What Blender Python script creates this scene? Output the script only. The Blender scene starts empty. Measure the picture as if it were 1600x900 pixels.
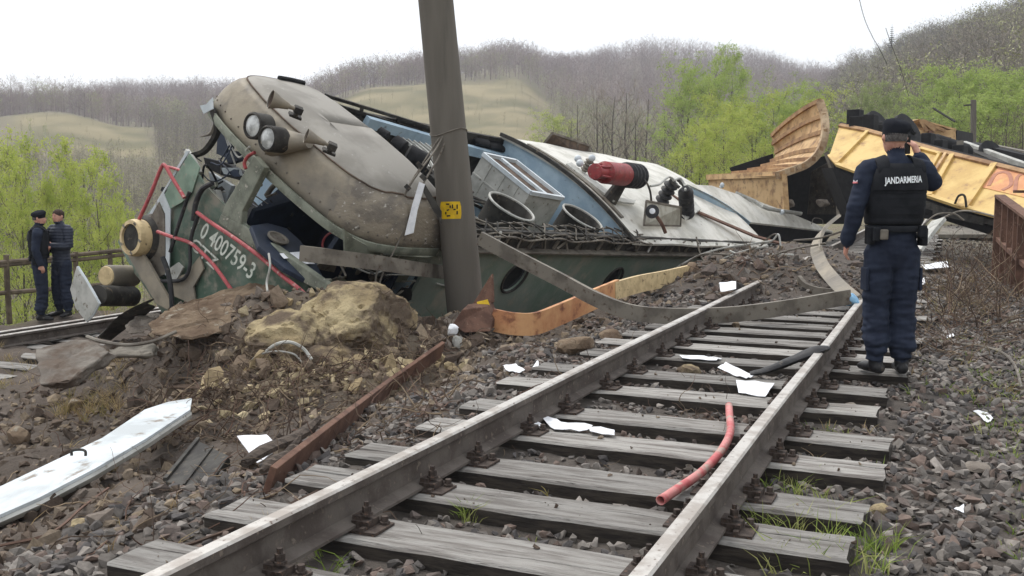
import bpy, bmesh, math, random
import numpy as np
from mathutils import Vector, Matrix, noise as mnoise

# ------------------------------------------------------------------ camera, sky, sun, exposure
SC = bpy.context.scene
COL = SC.collection
F, CX, CY, EYE = 1560.0, 800.0, 450.0, 1.38          # focal length in photo pixels (1600 wide), eye height above sleepers
PITCH = math.atan(158 / F)
cam_d = bpy.data.cameras.new('camera'); cam = bpy.data.objects.new('camera', cam_d); COL.objects.link(cam)
cam_d.sensor_width = 36.0; cam_d.lens = F / 1600 * 36.0
cam_d.clip_start = 0.05; cam_d.clip_end = 6000
cam.location = (0, 0, EYE); cam.rotation_euler = (math.pi / 2 - PITCH, 0, 0)
SC.camera = cam

SUN_EL, SUN_AZ = math.radians(58), math.radians(-40)   # azimuth from +Y towards +X
world = bpy.data.worlds.new('World'); SC.world = world; world.use_nodes = True
wn = world.node_tree.nodes; wl = world.node_tree.links; wn.clear()
sky = wn.new('ShaderNodeTexSky'); sky.sky_type = 'NISHITA'; sky.sun_disc = False
sky.sun_elevation = SUN_EL; sky.sun_rotation = SUN_AZ; sky.air_density = 1.0; sky.dust_density = 4.0; sky.ozone_density = 1.0
hs = wn.new('ShaderNodeHueSaturation'); hs.inputs['Saturation'].default_value = 0.35
wl.new(sky.outputs[0], hs.inputs['Color'])
b1 = wn.new('ShaderNodeBackground'); b1.inputs['Strength'].default_value = 0.055; wl.new(hs.outputs[0], b1.inputs['Color'])
b2 = wn.new('ShaderNodeBackground'); b2.inputs['Color'].default_value = (0.955, 0.975, 1.0, 1); b2.inputs['Strength'].default_value = 0.80   # the even cloud layer
ad = wn.new('ShaderNodeAddShader'); wl.new(b1.outputs[0], ad.inputs[0]); wl.new(b2.outputs[0], ad.inputs[1])
wo = wn.new('ShaderNodeOutputWorld'); wl.new(ad.outputs[0], wo.inputs['Surface'])

sun_d = bpy.data.lights.new('sun', 'SUN'); sun_d.energy = 1.3; sun_d.angle = math.radians(16); sun_d.color = (1.0, 0.96, 0.9)
sun = bpy.data.objects.new('sun', sun_d); COL.objects.link(sun)
sd = Vector((math.sin(SUN_AZ) * math.cos(SUN_EL), math.cos(SUN_AZ) * math.cos(SUN_EL), math.sin(SUN_EL)))
sun.rotation_euler = sd.to_track_quat('Z', 'Y').to_euler(); sun.location = (0, 0, 60)

SC.view_settings.view_transform = 'Standard'; SC.view_settings.look = 'None'
SC.view_settings.exposure = 0.40; SC.view_settings.gamma = 1.0; SC.view_settings.use_curve_mapping = False
SC.cycles.max_bounces = 5; SC.cycles.diffuse_bounces = 3; SC.cycles.glossy_bounces = 2
SC.cycles.transmission_bounces = 3; SC.cycles.transparent_max_bounces = 6; SC.cycles.volume_bounces = 0

# ------------------------------------------------------------------ geometry helpers
rng = np.random.default_rng(7); random.seed(7)
cpi, spi = math.cos(PITCH), math.sin(PITCH)
CAM = np.array([0, 0, EYE])
def A(*p): return np.array(p, float)
def ray(px, py):
    a = (px - CX) / F; b = (CY - py) / F
    return A(a, cpi + b * spi, -spi + b * cpi)
def G(px, py, z=0.0):                                  # point of the horizontal plane z seen at a photo pixel
    r = ray(px, py); return CAM + r * ((z - EYE) / r[2])
def D(px, py, y):                                      # point at distance y (world Y) seen at a photo pixel
    r = ray(px, py); return CAM + r * (y / r[1])
def unit(v):
    v = np.asarray(v, float); n = np.linalg.norm(v); return v / n if n > 1e-12 else v
def spline(pts, n):                                    # Catmull-Rom through points -> n samples
    p = np.asarray(pts, float)
    if len(p) == 2: return p[0] + (p[1] - p[0]) * np.linspace(0, 1, n)[:, None]
    q = np.vstack([2 * p[0] - p[1], p, 2 * p[-1] - p[-2]])
    t = np.linspace(0, len(p) - 1, n); i = np.minimum(t.astype(int), len(p) - 2); u = (t - i)[:, None]
    a, b, c, d = q[i], q[i + 1], q[i + 2], q[i + 3]
    return 0.5 * (2 * b + (c - a) * u + (2 * a - 5 * b + 4 * c - d) * u * u + (3 * b - a - 3 * c + d) * u ** 3)
def hash2(ix, iy, s):
    h = (ix.astype(np.int64) * 374761393 + iy.astype(np.int64) * 668265263 + s * 1274126177) & 0xFFFFFFFF
    h = ((h ^ (h >> 13)) * 1103515245) & 0xFFFFFFFF
    h = ((h ^ (h >> 16)) * 12345677) & 0xFFFFFFFF
    return (h & 0xFFFF) / 65535.0
def vnoise(x, y, s=0):
    x = np.asarray(x, float); y = np.asarray(y, float)
    ix = np.floor(x); iy = np.floor(y); u = x - ix; v = y - iy; u = u * u * (3 - 2 * u); v = v * v * (3 - 2 * v)
    a = hash2(ix, iy, s); b = hash2(ix + 1, iy, s); c = hash2(ix, iy + 1, s); d = hash2(ix + 1, iy + 1, s)
    return (a * (1 - u) + b * u) * (1 - v) + (c * (1 - u) + d * u) * v - 0.5
def fbm(x, y, o=4, s=0):
    r = 0; a = 1.0
    for i in range(o): r = r + a * vnoise(x * 2 ** i, y * 2 ** i, s + i * 17); a *= 0.5
    return r
def sstep(a, b, x): t = np.clip((x - a) / (b - a), 0, 1); return t * t * (3 - 2 * t)

WLOC = {}
class MB:
    def __init__(s): s.v = []; s.f = []; s.m = []
    def add(s, V, Fc, mi=0):
        o = len(s.v); s.v.extend([tuple(map(float, q)) for q in V]); s.f.extend([tuple(int(i) + o for i in q) for q in Fc]); s.m.extend([mi] * len(Fc)); return s
    def hexa(s, P, mi=0):                              # 8 points: bottom 4, top 4
        return s.add(P, [(3, 2, 1, 0), (4, 5, 6, 7), (0, 1, 5, 4), (1, 2, 6, 5), (2, 3, 7, 6), (3, 0, 4, 7)], mi)
    def box(s, c, size, ax=None, mi=0):
        c = np.asarray(c, float); ax = np.eye(3) if ax is None else np.asarray(ax, float)
        h = np.asarray(size, float) / 2
        P = [c + ax[0] * h[0] * a + ax[1] * h[1] * b + ax[2] * h[2] * d for d in (-1, 1) for a, b in ((-1, -1), (1, -1), (1, 1), (-1, 1))]
        return s.hexa(P, mi)
    def prism(s, pts, vec, mi=0):                      # closed polygon extruded by vec
        p = [np.asarray(q, float) for q in pts]; n = len(p); vec = np.asarray(vec, float)
        V = p + [q + vec for q in p]
        nm = sum((np.cross(p[i] - p[0], p[(i + 1) % n] - p[0]) for i in range(n)), np.zeros(3))
        fs = [tuple(range(n))[::-1], tuple(range(n, 2 * n))] + [(i, (i + 1) % n, n + (i + 1) % n, n + i) for i in range(n)]
        if np.dot(nm, vec) < 0: fs = [q[::-1] for q in fs]
        return s.add(V, fs, mi)
    def tube(s, path, r, n=8, cap=True, ry=None, up=None, mi=0, rect=False):
        p = np.asarray(path, float); k = len(p)
        r = np.broadcast_to(np.asarray(r, float), (k,)); ry = r if ry is None else np.broadcast_to(np.asarray(ry, float), (k,))
        T = np.gradient(p, axis=0); T /= np.linalg.norm(T, axis=1)[:, None] + 1e-12
        u = np.asarray(up, float) if up is not None else (A(0, 0, 1) if abs(T[0][2]) < 0.9 else A(1, 0, 0))
        V = []
        if rect: ang = np.array([math.pi / 4 + i * math.pi / 2 for i in range(4)]); n = 4; kk = math.sqrt(2)
        else: ang = np.arange(n) * 2 * math.pi / n; kk = 1
        for i in range(k):
            a = np.cross(u, T[i]); a = unit(a); b = np.cross(T[i], a)
            if up is None: u = b
            V += [p[i] + kk * (a * r[i] * math.cos(t) + b * ry[i] * math.sin(t)) for t in ang]
        fs = [(i * n + j, i * n + (j + 1) % n, (i + 1) * n + (j + 1) % n, (i + 1) * n + j) for i in range(k - 1) for j in range(n)]
        if cap: fs += [tuple(range(n))[::-1], tuple(range((k - 1) * n, k * n))]
        return s.add(V, fs, mi)
    def lathe(s, o, axis, prof, n=24, mi=0, cap=True):
        o = np.asarray(o, float); ax = unit(axis); a = unit(np.cross(ax, A(0, 0, 1) if abs(ax[2]) < 0.9 else A(1, 0, 0))); b = np.cross(ax, a)
        V = [o + ax * h + (a * math.cos(t) + b * math.sin(t)) * r for r, h in prof for t in np.arange(n) * 2 * math.pi / n]
        k = len(prof)
        fs = [(i * n + j, i * n + (j + 1) % n, (i + 1) * n + (j + 1) % n, (i + 1) * n + j) for i in range(k - 1) for j in range(n)]
        if cap: fs += [tuple(range(n))[::-1], tuple(range((k - 1) * n, k * n))]
        return s.add(V, fs, mi)
    def grid(s, P, mi=0, thick=None):                  # P[i][j] points; thick = vector array or vector -> closed sheet
        P = np.asarray(P, float); a, b = P.shape[:2]
        V = P.reshape(-1, 3); fs = [(i * b + j, (i + 1) * b + j, (i + 1) * b + j + 1, i * b + j + 1) for i in range(a - 1) for j in range(b - 1)]
        if thick is None: return s.add(V, fs, mi)
        V2 = (P + np.asarray(thick, float)).reshape(-1, 3); N = a * b
        fs2 = [tuple(q + N for q in f)[::-1] for f in fs]
        rim = [i * b for i in range(a)] + [(a - 1) * b + j for j in range(1, b)] + [i * b + b - 1 for i in range(a - 2, -1, -1)] + [j for j in range(b - 2, 0, -1)]
        fr = [(rim[i], rim[i - 1], rim[i - 1] + N, rim[i] + N) for i in range(len(rim))]
        return s.add(np.vstack([V, V2]), fs + fs2 + fr, mi)
    def ball(s, c, r, n=10, m=7, mi=0, ax=None):
        c = np.asarray(c, float); r = np.broadcast_to(np.asarray(r, float), (3,)); ax = np.eye(3) if ax is None else np.asarray(ax)
        V = []
        for i in range(m + 1):
            th = math.pi * i / m
            for j in range(n):
                ph = 2 * math.pi * j / n
                q = A(math.sin(th) * math.cos(ph) * r[0], math.sin(th) * math.sin(ph) * r[1], math.cos(th) * r[2])
                V.append(c + q @ ax)
        fs = [(i * n + j, (i + 1) * n + j, (i + 1) * n + (j + 1) % n, i * n + (j + 1) % n) for i in range(m) for j in range(n)]
        return s.add(V, fs, mi)
    def mesh(s, name, smooth=False, angle=40):
        me = bpy.data.meshes.new(name); me.from_pydata(s.v, [], s.f); 
        if any(s.m): me.polygons.foreach_set('material_index', s.m)
        me.validate(); me.update()
        if smooth: me.shade_smooth(); me.set_sharp_from_angle(angle=math.radians(angle))
        return me
    def build(s, name, mats, parent=None, smooth=False, bevel=0, angle=40, fix=True):
        me = s.mesh(name, smooth, angle)
        if fix:
            bm = bmesh.new(); bm.from_mesh(me); bmesh.ops.recalc_face_normals(bm, faces=bm.faces); bm.to_mesh(me); bm.free()
        return link(name, me, mats, parent, bevel)
def link(name, me, mats, parent=None, bevel=0):
    for m in (mats if isinstance(mats, (list, tuple)) else [mats]): me.materials.append(m)
    o = bpy.data.objects.new(name, me); COL.objects.link(o)
    if parent is not None:
        o.parent = parent; o.location = -Vector(WLOC[parent.name])
    WLOC[o.name] = (0, 0, 0)
    if bevel:
        b = o.modifiers.new('bevel', 'BEVEL'); b.width = bevel; b.segments = 2; b.limit_method = 'ANGLE'; b.angle_limit = math.radians(40)
    return o
def tag(o, label=None, cat=None, group=None, kind=None):
    if label: o['label'] = label
    if cat: o['category'] = cat
    if group: o['group'] = group
    if kind: o['kind'] = kind
    return o
def thing(name, label, cat, loc=(0, 0, 0), group=None):
    o = bpy.data.objects.new(name, None); COL.objects.link(o); o.location = tuple(map(float, loc)); o.empty_display_size = 0.2
    WLOC[o.name] = tuple(map(float, loc)); return tag(o, label, cat, group)
def rawmesh(name, V, Fc, col=None, smooth=False):      # numpy arrays; Fc (n,3) or (n,4); col per-vertex rgb
    V = np.ascontiguousarray(V, dtype=np.float32); Fc = np.ascontiguousarray(Fc, dtype=np.int32)
    me = bpy.data.meshes.new(name); n, k = Fc.shape
    me.vertices.add(len(V)); me.vertices.foreach_set('co', V.ravel())
    me.loops.add(n * k); me.loops.foreach_set('vertex_index', Fc.ravel())
    me.polygons.add(n); me.polygons.foreach_set('loop_start', np.arange(0, n * k, k, dtype=np.int32)); me.polygons.foreach_set('loop_total', np.full(n, k, dtype=np.int32))
    me.update(calc_edges=True)
    if col is not None:
        at = me.color_attributes.new('Col', 'FLOAT_COLOR', 'POINT')
        c4 = np.ones((len(V), 4), np.float32); c4[:, :3] = col; at.data.foreach_set('color', c4.ravel())
    if smooth: me.shade_smooth()
    else: me.shade_flat()
    return me
def text_mesh(txt, size=1.0, bold=0.0, sx=1.0):        # 2-D verts + faces of a line of lettering, centred on the origin
    cu = bpy.data.curves.new('lettering', 'FONT'); cu.body = txt; cu.size = size; cu.align_x = 'CENTER'; cu.align_y = 'CENTER'; cu.offset = bold; cu.resolution_u = 3
    o = bpy.data.objects.new('lettering', cu); COL.objects.link(o)
    dg = bpy.context.evaluated_depsgraph_get(); me = bpy.data.meshes.new_from_object(o.evaluated_get(dg))
    bm = bmesh.new(); bm.from_mesh(me); bmesh.ops.triangulate(bm, faces=bm.faces)
    V = np.array([v.co[:2] for v in bm.verts]).reshape(-1, 2); V[:, 0] *= sx; Fc = [tuple(v.index for v in f.verts) for f in bm.faces]; bm.free()
    bpy.data.objects.remove(o); bpy.data.curves.remove(cu); bpy.data.meshes.remove(me)
    return V, Fc

# ------------------------------------------------------------------ materials
def S(r, g, b, k=1.0):
    f = lambda c: (c / 12.92 if c <= 0.04045 else ((c + 0.055) / 1.055) ** 2.4)
    return tuple(min(0.9, f(x / 255) * k) for x in (r, g, b))
def mat(name, c1, c2=None, s=4.0, lo=0.4, hi=0.62, c3=None, s3=18.0, lo3=0.58, hi3=0.7, rough=0.8, metal=0.0, bump=0.25, bs=40.0, st=(1, 1, 1), attr=None, spec=0.35, trans=0.0, bd=0.01):
    m = bpy.data.materials.new(name); m.use_nodes = True; N = m.node_tree.nodes; Lk = m.node_tree.links
    p = N['Principled BSDF']; p.inputs['Roughness'].default_value = rough; p.inputs['Metallic'].default_value = metal; p.inputs['Specular IOR Level'].default_value = spec
    tc = N.new('ShaderNodeTexCoord'); mp = N.new('ShaderNodeMapping'); mp.inputs['Scale'].default_value = st; Lk.new(tc.outputs['Object'], mp.inputs['Vector'])
    def nz(sc, d=5, rg=0.6):
        n = N.new('ShaderNodeTexNoise'); n.inputs['Scale'].default_value = sc; n.inputs['Detail'].default_value = d; n.inputs['Roughness'].default_value = rg; Lk.new(mp.outputs[0], n.inputs['Vector']); return n
    def layer(prev, c, sc, a, b):
        n = nz(sc); r = N.new('ShaderNodeMapRange'); r.inputs[1].default_value = a; r.inputs[2].default_value = b; r.interpolation_type = 'SMOOTHSTEP'; Lk.new(n.outputs[0], r.inputs[0])
        x = N.new('ShaderNodeMix'); x.data_type = 'RGBA'; Lk.new(r.outputs[0], x.inputs[0])
        if isinstance(prev, tuple): x.inputs[6].default_value = (*prev, 1)
        else: Lk.new(prev, x.inputs[6])
        x.inputs[7].default_value = (*c, 1); return x.outputs[2]
    cur = c1
    if attr:
        a = N.new('ShaderNodeAttribute'); a.attribute_name = attr; cur = a.outputs['Color']
        n = nz(s); r = N.new('ShaderNodeMapRange'); r.inputs[1].default_value = 0.25; r.inputs[2].default_value = 0.75; r.inputs[3].default_value = c1[0]; r.inputs[4].default_value = c1[1]; Lk.new(n.outputs[0], r.inputs[0])
        vm = N.new('ShaderNodeVectorMath'); vm.operation = 'SCALE'; Lk.new(cur, vm.inputs[0]); Lk.new(r.outputs[0], vm.inputs['Scale']); cur = vm.outputs[0]
    elif c2: cur = layer(cur, c2, s, lo, hi)
    if c3: cur = layer(cur, c3, s3, lo3, hi3)
    if isinstance(cur, tuple): p.inputs['Base Color'].default_value = (*cur, 1)
    else: Lk.new(cur, p.inputs['Base Color'])
    if bump:
        n = nz(bs, 6, 0.65); b = N.new('ShaderNodeBump'); b.inputs['Strength'].default_value = bump; b.inputs['Distance'].default_value = bd; Lk.new(n.outputs[0], b.inputs['Height']); Lk.new(b.outputs[0], p.inputs['Normal'])
    if trans:
        t = N.new('ShaderNodeBsdfTranslucent'); mx = N.new('ShaderNodeMixShader'); mx.inputs[0].default_value = trans
        (t.inputs['Color'].__setattr__('default_value', (*cur, 1)) if isinstance(cur, tuple) else Lk.new(cur, t.inputs['Color']))
        Lk.new(p.outputs[0], mx.inputs[1]); Lk.new(t.outputs[0], mx.inputs[2]); Lk.new(mx.outputs[0], N['Material Output'].inputs['Surface'])
    return m
MT = {}
MT['ground'] = mat('earth', (0.72, 1.28), s=9, attr='Col', rough=0.95, bump=0.9, bs=38, bd=0.03, c3=S(120, 112, 100, .8), s3=30, lo3=.62, hi3=.75, spec=.15)
MT['gravel'] = mat('ballast stone', (0.7, 1.3), s=30, attr='Col', rough=0.9, bump=0.5, bs=70, spec=.25)
MT['clod'] = mat('soil clod', (0.7, 1.25), s=30, attr='Col', rough=0.97, bump=0.8, bs=60, spec=.1)
MT['twig'] = mat('dry twig', (0.7, 1.3), s=12, attr='Col', rough=0.9, bump=0, spec=.15)
MT['grass'] = mat('grass', (0.8, 1.25), s=6, attr='Col', rough=0.8, bump=0, spec=.2, trans=.25)
MT['wood_sleeper'] = mat('weathered sleeper wood', S(172, 169, 164), S(132, 127, 122), s=3, lo=.38, hi=.66, c3=S(80, 74, 69), s3=9, lo3=.6, hi3=.74, rough=.9, bump=.8, bs=14, bd=.02, spec=.2, st=(1, 8, 8))
MT['sleeper_side'] = mat('dark sleeper side', S(66, 60, 54), S(42, 38, 35), s=6, rough=.9, bump=.5, bs=20, st=(1, 6, 6))  # sides and ends darker than the sleeper tops
MT['rail_top'] = mat('worn rail head', S(196, 192, 186), S(166, 158, 150), s=8, c3=S(112, 98, 88), s3=40, lo3=.6, hi3=.72, rough=.42, metal=.35, bump=.15, bs=60)
MT['rail_side'] = mat('rusty brown rail web', S(102, 95, 89), S(80, 72, 67), s=6, c3=S(124, 114, 104), s3=24, rough=.82, metal=.1, bump=.3, bs=60)
MT['iron'] = mat('rusty fastening iron', S(84, 74, 68), S(58, 50, 46), s=30, c3=S(118, 92, 76), s3=50, rough=.75, metal=.25, bump=.5, bs=120)
MT['rust'] = mat('rust brown steel', S(112, 84, 70), S(88, 64, 54), s=5, c3=S(130, 106, 92), s3=25, rough=.85, metal=.1, bump=.4, bs=60)
MT['steel_grey'] = mat('dull grey steel', S(128, 122, 112), S(100, 94, 86), s=4, c3=S(84, 70, 58), s3=16, rough=.62, metal=.25, bump=.2, bs=50)
MT['steel_dark'] = mat('dark grimy steel', S(70, 68, 64), S(48, 46, 44), s=6, c3=S(104, 94, 80), s3=14, rough=.75, metal=.2, bump=.3, bs=60)
MT['black'] = mat('black parts and dark openings', S(34, 34, 36), S(22, 22, 24), s=8, rough=.8, bump=.2, bs=50)  # plain black for parts; also stands in for shade in openings and gaps
MT['rubber'] = mat('black rubber', S(52, 52, 54), S(36, 36, 38), s=10, c3=S(92, 86, 78), s3=14, rough=.6, bump=.2)
MT['paper'] = mat('white paper', S(234, 236, 240), S(218, 220, 224), s=12, c3=S(158, 150, 138), s3=9, lo3=.62, hi3=.74, rough=.8, bump=.15, bs=20)
MT['white_paint'] = mat('dirty white paint', S(206, 213, 217), S(186, 194, 198), s=3, c3=S(134, 124, 110), s3=12, lo3=.6, hi3=.74, rough=.5, bump=.08, bs=30)
MT['concrete'] = mat('grey concrete', S(128, 122, 112), S(100, 96, 88), s=3, c3=S(84, 76, 66), s3=14, rough=.92, bump=.5, bs=50)

nt_ = MT['wood_sleeper'].node_tree; oi = nt_.nodes.new('ShaderNodeObjectInfo'); bs_ = nt_.nodes['Principled BSDF']; src = bs_.inputs['Base Color'].links[0].from_socket     # every sleeper its own tone and grain
mr = nt_.nodes.new('ShaderNodeMapRange'); mr.inputs[3].default_value = .66; mr.inputs[4].default_value = 1.08; nt_.links.new(oi.outputs['Random'], mr.inputs[0]); vs_ = nt_.nodes.new('ShaderNodeVectorMath'); vs_.operation = 'SCALE'; nt_.links.new(src, vs_.inputs[0]); nt_.links.new(mr.outputs[0], vs_.inputs['Scale']); nt_.links.new(vs_.outputs[0], bs_.inputs['Base Color'])
mpn = [n for n in nt_.nodes if n.type == 'MAPPING'][0]; ml = nt_.nodes.new('ShaderNodeMath'); ml.operation = 'MULTIPLY'; ml.inputs[1].default_value = 47.0; nt_.links.new(oi.outputs['Random'], ml.inputs[0]); nt_.links.new(ml.outputs[0], mpn.inputs['Location'])

# ------------------------------------------------------------------ terrain: one sheet from the track bed to the hills
UD, VD = A(.4018, .9157), A(.9157, -.4018)             # along / across the tracks
TO = A(-.35, 3.015)
def st_of(x, y): dx, dy = x - TO[0], y - TO[1]; return dx * UD[0] + dy * UD[1], dx * VD[0] + dy * VD[1]
def TR(s, t, z=0.0): q = TO + UD * s + VD * t; return A(q[0], q[1], z)
PT = [-40, -26, -19, -15.5, -13.6, -12.6, -10.65, -9, -6, -4, -2.6, -1.75, -1.35, 0, 1.25, 1.8, 2.6, 4, 6, 10, 30]
PZ = [-11, -7.5, -4.5, -2.4, -1.25, -.9, -.82, -.85, -.9, -.72, -.44, -.13, -.055, -.078, -.088, -.13, -.19, -.36, -.7, -1.3, -2]
BUMPS = [(-1.5, 10.1, .75, .8, .80), (-2.5, 10.2, .65, .75, .85), (-3.5, 10.8, .75, .7, .95), (-2.6, 8.7, 1.2, .8, .22), (-1.9, 8.9, .75, .45, .20), (7.6, 12, 1.2, 3.0, .35), (-.5, 10.9, .55, .6, .52), (.5, 11.8, .8, .5, .14), (3.4, 15.2, 1.1, 2.6, .42), (1.2, 13.4, 1.8, .7, .25),
         (5.4, 19, 1.5, 3.0, .35), (3.9, 13.4, .9, .7, .22), (-4.7, 11.9, .6, .6, .45), (0.1, 8.9, .55, .45, .10), (6.5, 9.5, 1.0, 2.0, .10), (-3.6, 5.4, .6, .5, .1)]
FY = np.array([25, 40, 60, 90, 130, 180, 230, 280, 330, 400, 480, 560, 650, 900, 4000.])
FX = np.array([-900, 0, 100, 230, 330, 450, 600, 700, 800, 870, 1000, 1150, 1270, 1330, 1450, 1530, 1600, 2300.])
FZ = np.array([[-7, -9, -9, -6, -2, 4, 10, 18, 22, 26, 30, 34, 36, 30, 20], [-5, -8, -9, -7, -3, 4, 12, 20.5, 22, 25, 33, 40, 40, 30, 20], [-5, -8, -9, -7, -3, 4, 12.5, 22.8, 24, 26, 36, 42, 44, 30, 20],
               [-5, -8, -9, -7, -3, 3, 10, 18.5, 20, 27, 41, 48, 50, 40, 20], [-5, -8, -9, -7, -3, 3, 9, 15, 20, 29, 41, 47, 48, 40, 20], [-4, -7, -8, -6, -2, 3, 10, 17, 24, 30, 38, 42, 44, 40, 20],
               [-4, -6, -7, -5, -1, 4, 12, 23, 33, 41, 48, 52, 54, 50, 20], [-3, -5, -6, -4, 0, 4, 12, 23, 34, 44, 53, 58, 62, 58, 20], [-3, -4, -5, -4, 0, 4, 12, 22, 33, 47, 59, 66, 68, 60, 20],
               [-2, -3, -4, -3, 0, 4, 11, 19, 27, 40, 54, 63, 66, 60, 20], [-1, -2, -3, -2, 0, 3, 9, 16, 24, 38, 56, 72, 75, 70, 20], [-.5, -1, -2, -1, 0, 3, 9, 16, 24, 36, 52, 68, 72, 70, 20],
               [-.2, -.2, -1, 0, 2, 6, 12, 19, 26, 36, 48, 57, 62, 60, 20], [0, 0, 0, 1, 4, 10, 18, 27, 34, 40, 46, 52, 56, 56, 20], [0, 0, 0, 2, 8, 17, 27, 36, 42.5, 48, 52, 56, 60, 60, 20],
               [0, 0, 0, 3, 11, 22, 32, 40, 46, 52, 56, 60, 62, 60, 20], [-.5, -.5, 0, 4, 13, 24, 35, 43, 49, 55, 60, 62, 64, 60, 20], [-1, -1, 1, 8, 18, 30, 42, 50, 56, 60, 62, 64, 66, 60, 20]])
def azpx(x, y): return CX + F * x / np.maximum(y, 1e-3) / 1.005
def far_h(x, y):
    px = np.clip(np.where(y > 1, azpx(x, y), np.where(x > 0, 2300, -900)), -900, 2300); r = np.where(y > 1, y, np.hypot(x, y)); r = np.clip(r, 25, 3999)
    i = np.clip(np.searchsorted(FX, px) - 1, 0, len(FX) - 2); j = np.clip(np.searchsorted(FY, r) - 1, 0, len(FY) - 2)
    a = (px - FX[i]) / (FX[i + 1] - FX[i]); b = (r - FY[j]) / (FY[j + 1] - FY[j]); a = a * a * (3 - 2 * a)
    z = (FZ[i, j] * (1 - a) + FZ[i + 1, j] * a) * (1 - b) + (FZ[i, j + 1] * (1 - a) + FZ[i + 1, j + 1] * a) * b
    return z + fbm(x / 40, y / 40, 3, 5) * np.clip(r / 60, .1, 3)
def soilw(x, y):                                       # 1 where the earth is torn up, 0 on clean ballast
    s, t = st_of(x, y)
    w = np.maximum(sstep(-1.7, -2.4, t), sstep(.62, .75, fbm(x * .5, y * .5, 3, 3) + .5) * .0)
    return np.maximum(w, np.exp(-((x - 3.4) ** 2 / 3 + (y - 15) ** 2 / 9)))
def hgt(x, y, fine=True):
    x = np.asarray(x, float); y = np.asarray(y, float); s, t = st_of(x, y)
    z = np.interp(t, PT, PZ)
    for bx, by, sx, sy, hh in BUMPS: z = z + hh * np.exp(-((x - bx) / sx) ** 2 - ((y - by) / sy) ** 2)
    if fine:
        w = soilw(x, y); n = fbm(x * 1.6, y * 1.6, 5, 1)
        z = z + w * (.16 * n + .10 * np.abs(fbm(x * 4.5, y * 4.5, 3, 9))) + (1 - w) * .02 * fbm(x * 5, y * 5, 3, 2) + sstep(2.4, 3.5, t) * .10 * n
    k = sstep(24, 42, np.hypot(x, y))
    return z * (1 - k) + far_h(x, y) * k
def GHB(px, py):                                       # many pixels at once
    a = (np.asarray(px, float) - CX) / F; b = (CY - np.asarray(py, float)) / F; rx, ry_, rz = a, cpi + b * spi, -spi + b * cpi; ts = np.geomspace(1.8, 45, 420)
    X, Y_, Z = rx[:, None] * ts, ry_[:, None] * ts, EYE + rz[:, None] * ts; hit = Z < hgt(X, Y_, False) + .03; k = np.where(hit.any(1), hit.argmax(1), len(ts) - 1); i = np.arange(len(k))
    return np.stack([X[i, k], Y_[i, k], hgt(X[i, k], Y_[i, k])], -1)
def GH(px, py, dz=0.0):                                # point of the terrain (raised by dz) seen at a photo pixel
    r = ray(px, py); ts = np.geomspace(1.8, 60, 1200); P = CAM + ts[:, None] * r
    b = np.nonzero(P[:, 2] < hgt(P[:, 0], P[:, 1]) + dz)[0]
    return P[b[0]] if len(b) else P[-1]

th = np.concatenate([np.radians(np.arange(-180, -38.5, 7.)), np.radians(np.arange(-38, 38.01, .23)), np.radians(np.arange(44, 180, 7.))])
rr = np.concatenate([[.3, .8, 1.3], np.geomspace(1.8, 26, 300), np.geomspace(26.6, 900, 180), [1400, 2200, 4000]])
TH, RR = np.meshgrid(th, rr, indexing='ij'); gx, gy = np.sin(TH) * RR, np.cos(TH) * RR
gz = hgt(gx, gy)
na, nr = gx.shape
idx = np.arange(na * nr).reshape(na, nr); nx = np.roll(idx, -1, 0)
FA = np.stack([idx[:, :-1], idx[:, 1:], nx[:, 1:], nx[:, :-1]], -1).reshape(-1, 4)
def meadow(x, y):
    px = azpx(x, y) + 40 * fbm(x / 25, y / 25, 3, 8); yy = y + 30 * fbm(x / 30, y / 30, 3, 4)
    a = sstep(10, 50, px) * sstep(262, 225, px) * sstep(205, 222, yy) * sstep(300, 286, yy)
    b = sstep(500, 540, px) * sstep(880, 830, px) * sstep(205, 225, yy) * sstep(348, 336, yy)
    return np.where(y > 5, np.maximum(a, b), 0)
sS, tT = st_of(gx, gy)
c_bal, c_soil, c_soil2, c_clay = A(*S(94, 88, 83)), A(*S(108, 99, 91)), A(*S(84, 76, 70)), A(*S(164, 148, 118))  # ballast tone darkened to suggest shaded gaps between the stones
n1 = (fbm(gx * .9, gy * .9, 4, 21) + .5)[..., None]; n2 = (fbm(gx * 3, gy * 3, 3, 31) + .5)[..., None]
col = c_bal * (1 - soilw(gx, gy)[..., None]) + (c_soil * n1 + c_soil2 * (1 - n1)) * soilw(gx, gy)[..., None]
clay = np.exp(-((gx + 1.8) / .9) ** 2 - ((gy - 9.2) / .6) ** 2)[..., None] * np.clip(n2 * 1.5 - .2, 0, 1)
col = col * (1 - clay) + c_clay * clay
gr = (sstep(2.5, 4.0, tT + .9 * fbm(gx * .7, gy * .7, 3, 12)) * sstep(30, 20, RR))[..., None] * np.clip(n1 * 1.6 - .2, 0, 1)
col = col * (1 - .7 * gr) + A(*S(98, 100, 62)) * .7 * gr
rf = sstep(20, 40, RR)[..., None]; lit = A(*S(122, 112, 98)) * (1 - n1 * .5) + A(*S(112, 116, 78)) * n1 * .5
lf = sstep(-12.2, -13.4, tT)[..., None] * (1 - rf); col = col * (1 - lf) + A(*S(112, 110, 74)) * lf
col = col * (1 - rf) + lit * rf
me_ = meadow(gx, gy)[..., None]; nm = np.clip(fbm(gx / 12, gy / 12, 5, 33) * 1.5 + .5, 0, 1)[..., None]
col = col * (1 - me_) + (A(*S(146, 135, 106)) * nm + A(*S(108, 104, 78)) * (1 - nm)) * me_
ground = link('ground', rawmesh('ground', np.stack([gx, gy, gz], -1).reshape(-1, 3), FA, col.reshape(-1, 3), smooth=True), MT['ground']); tag(ground, kind='structure')

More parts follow.
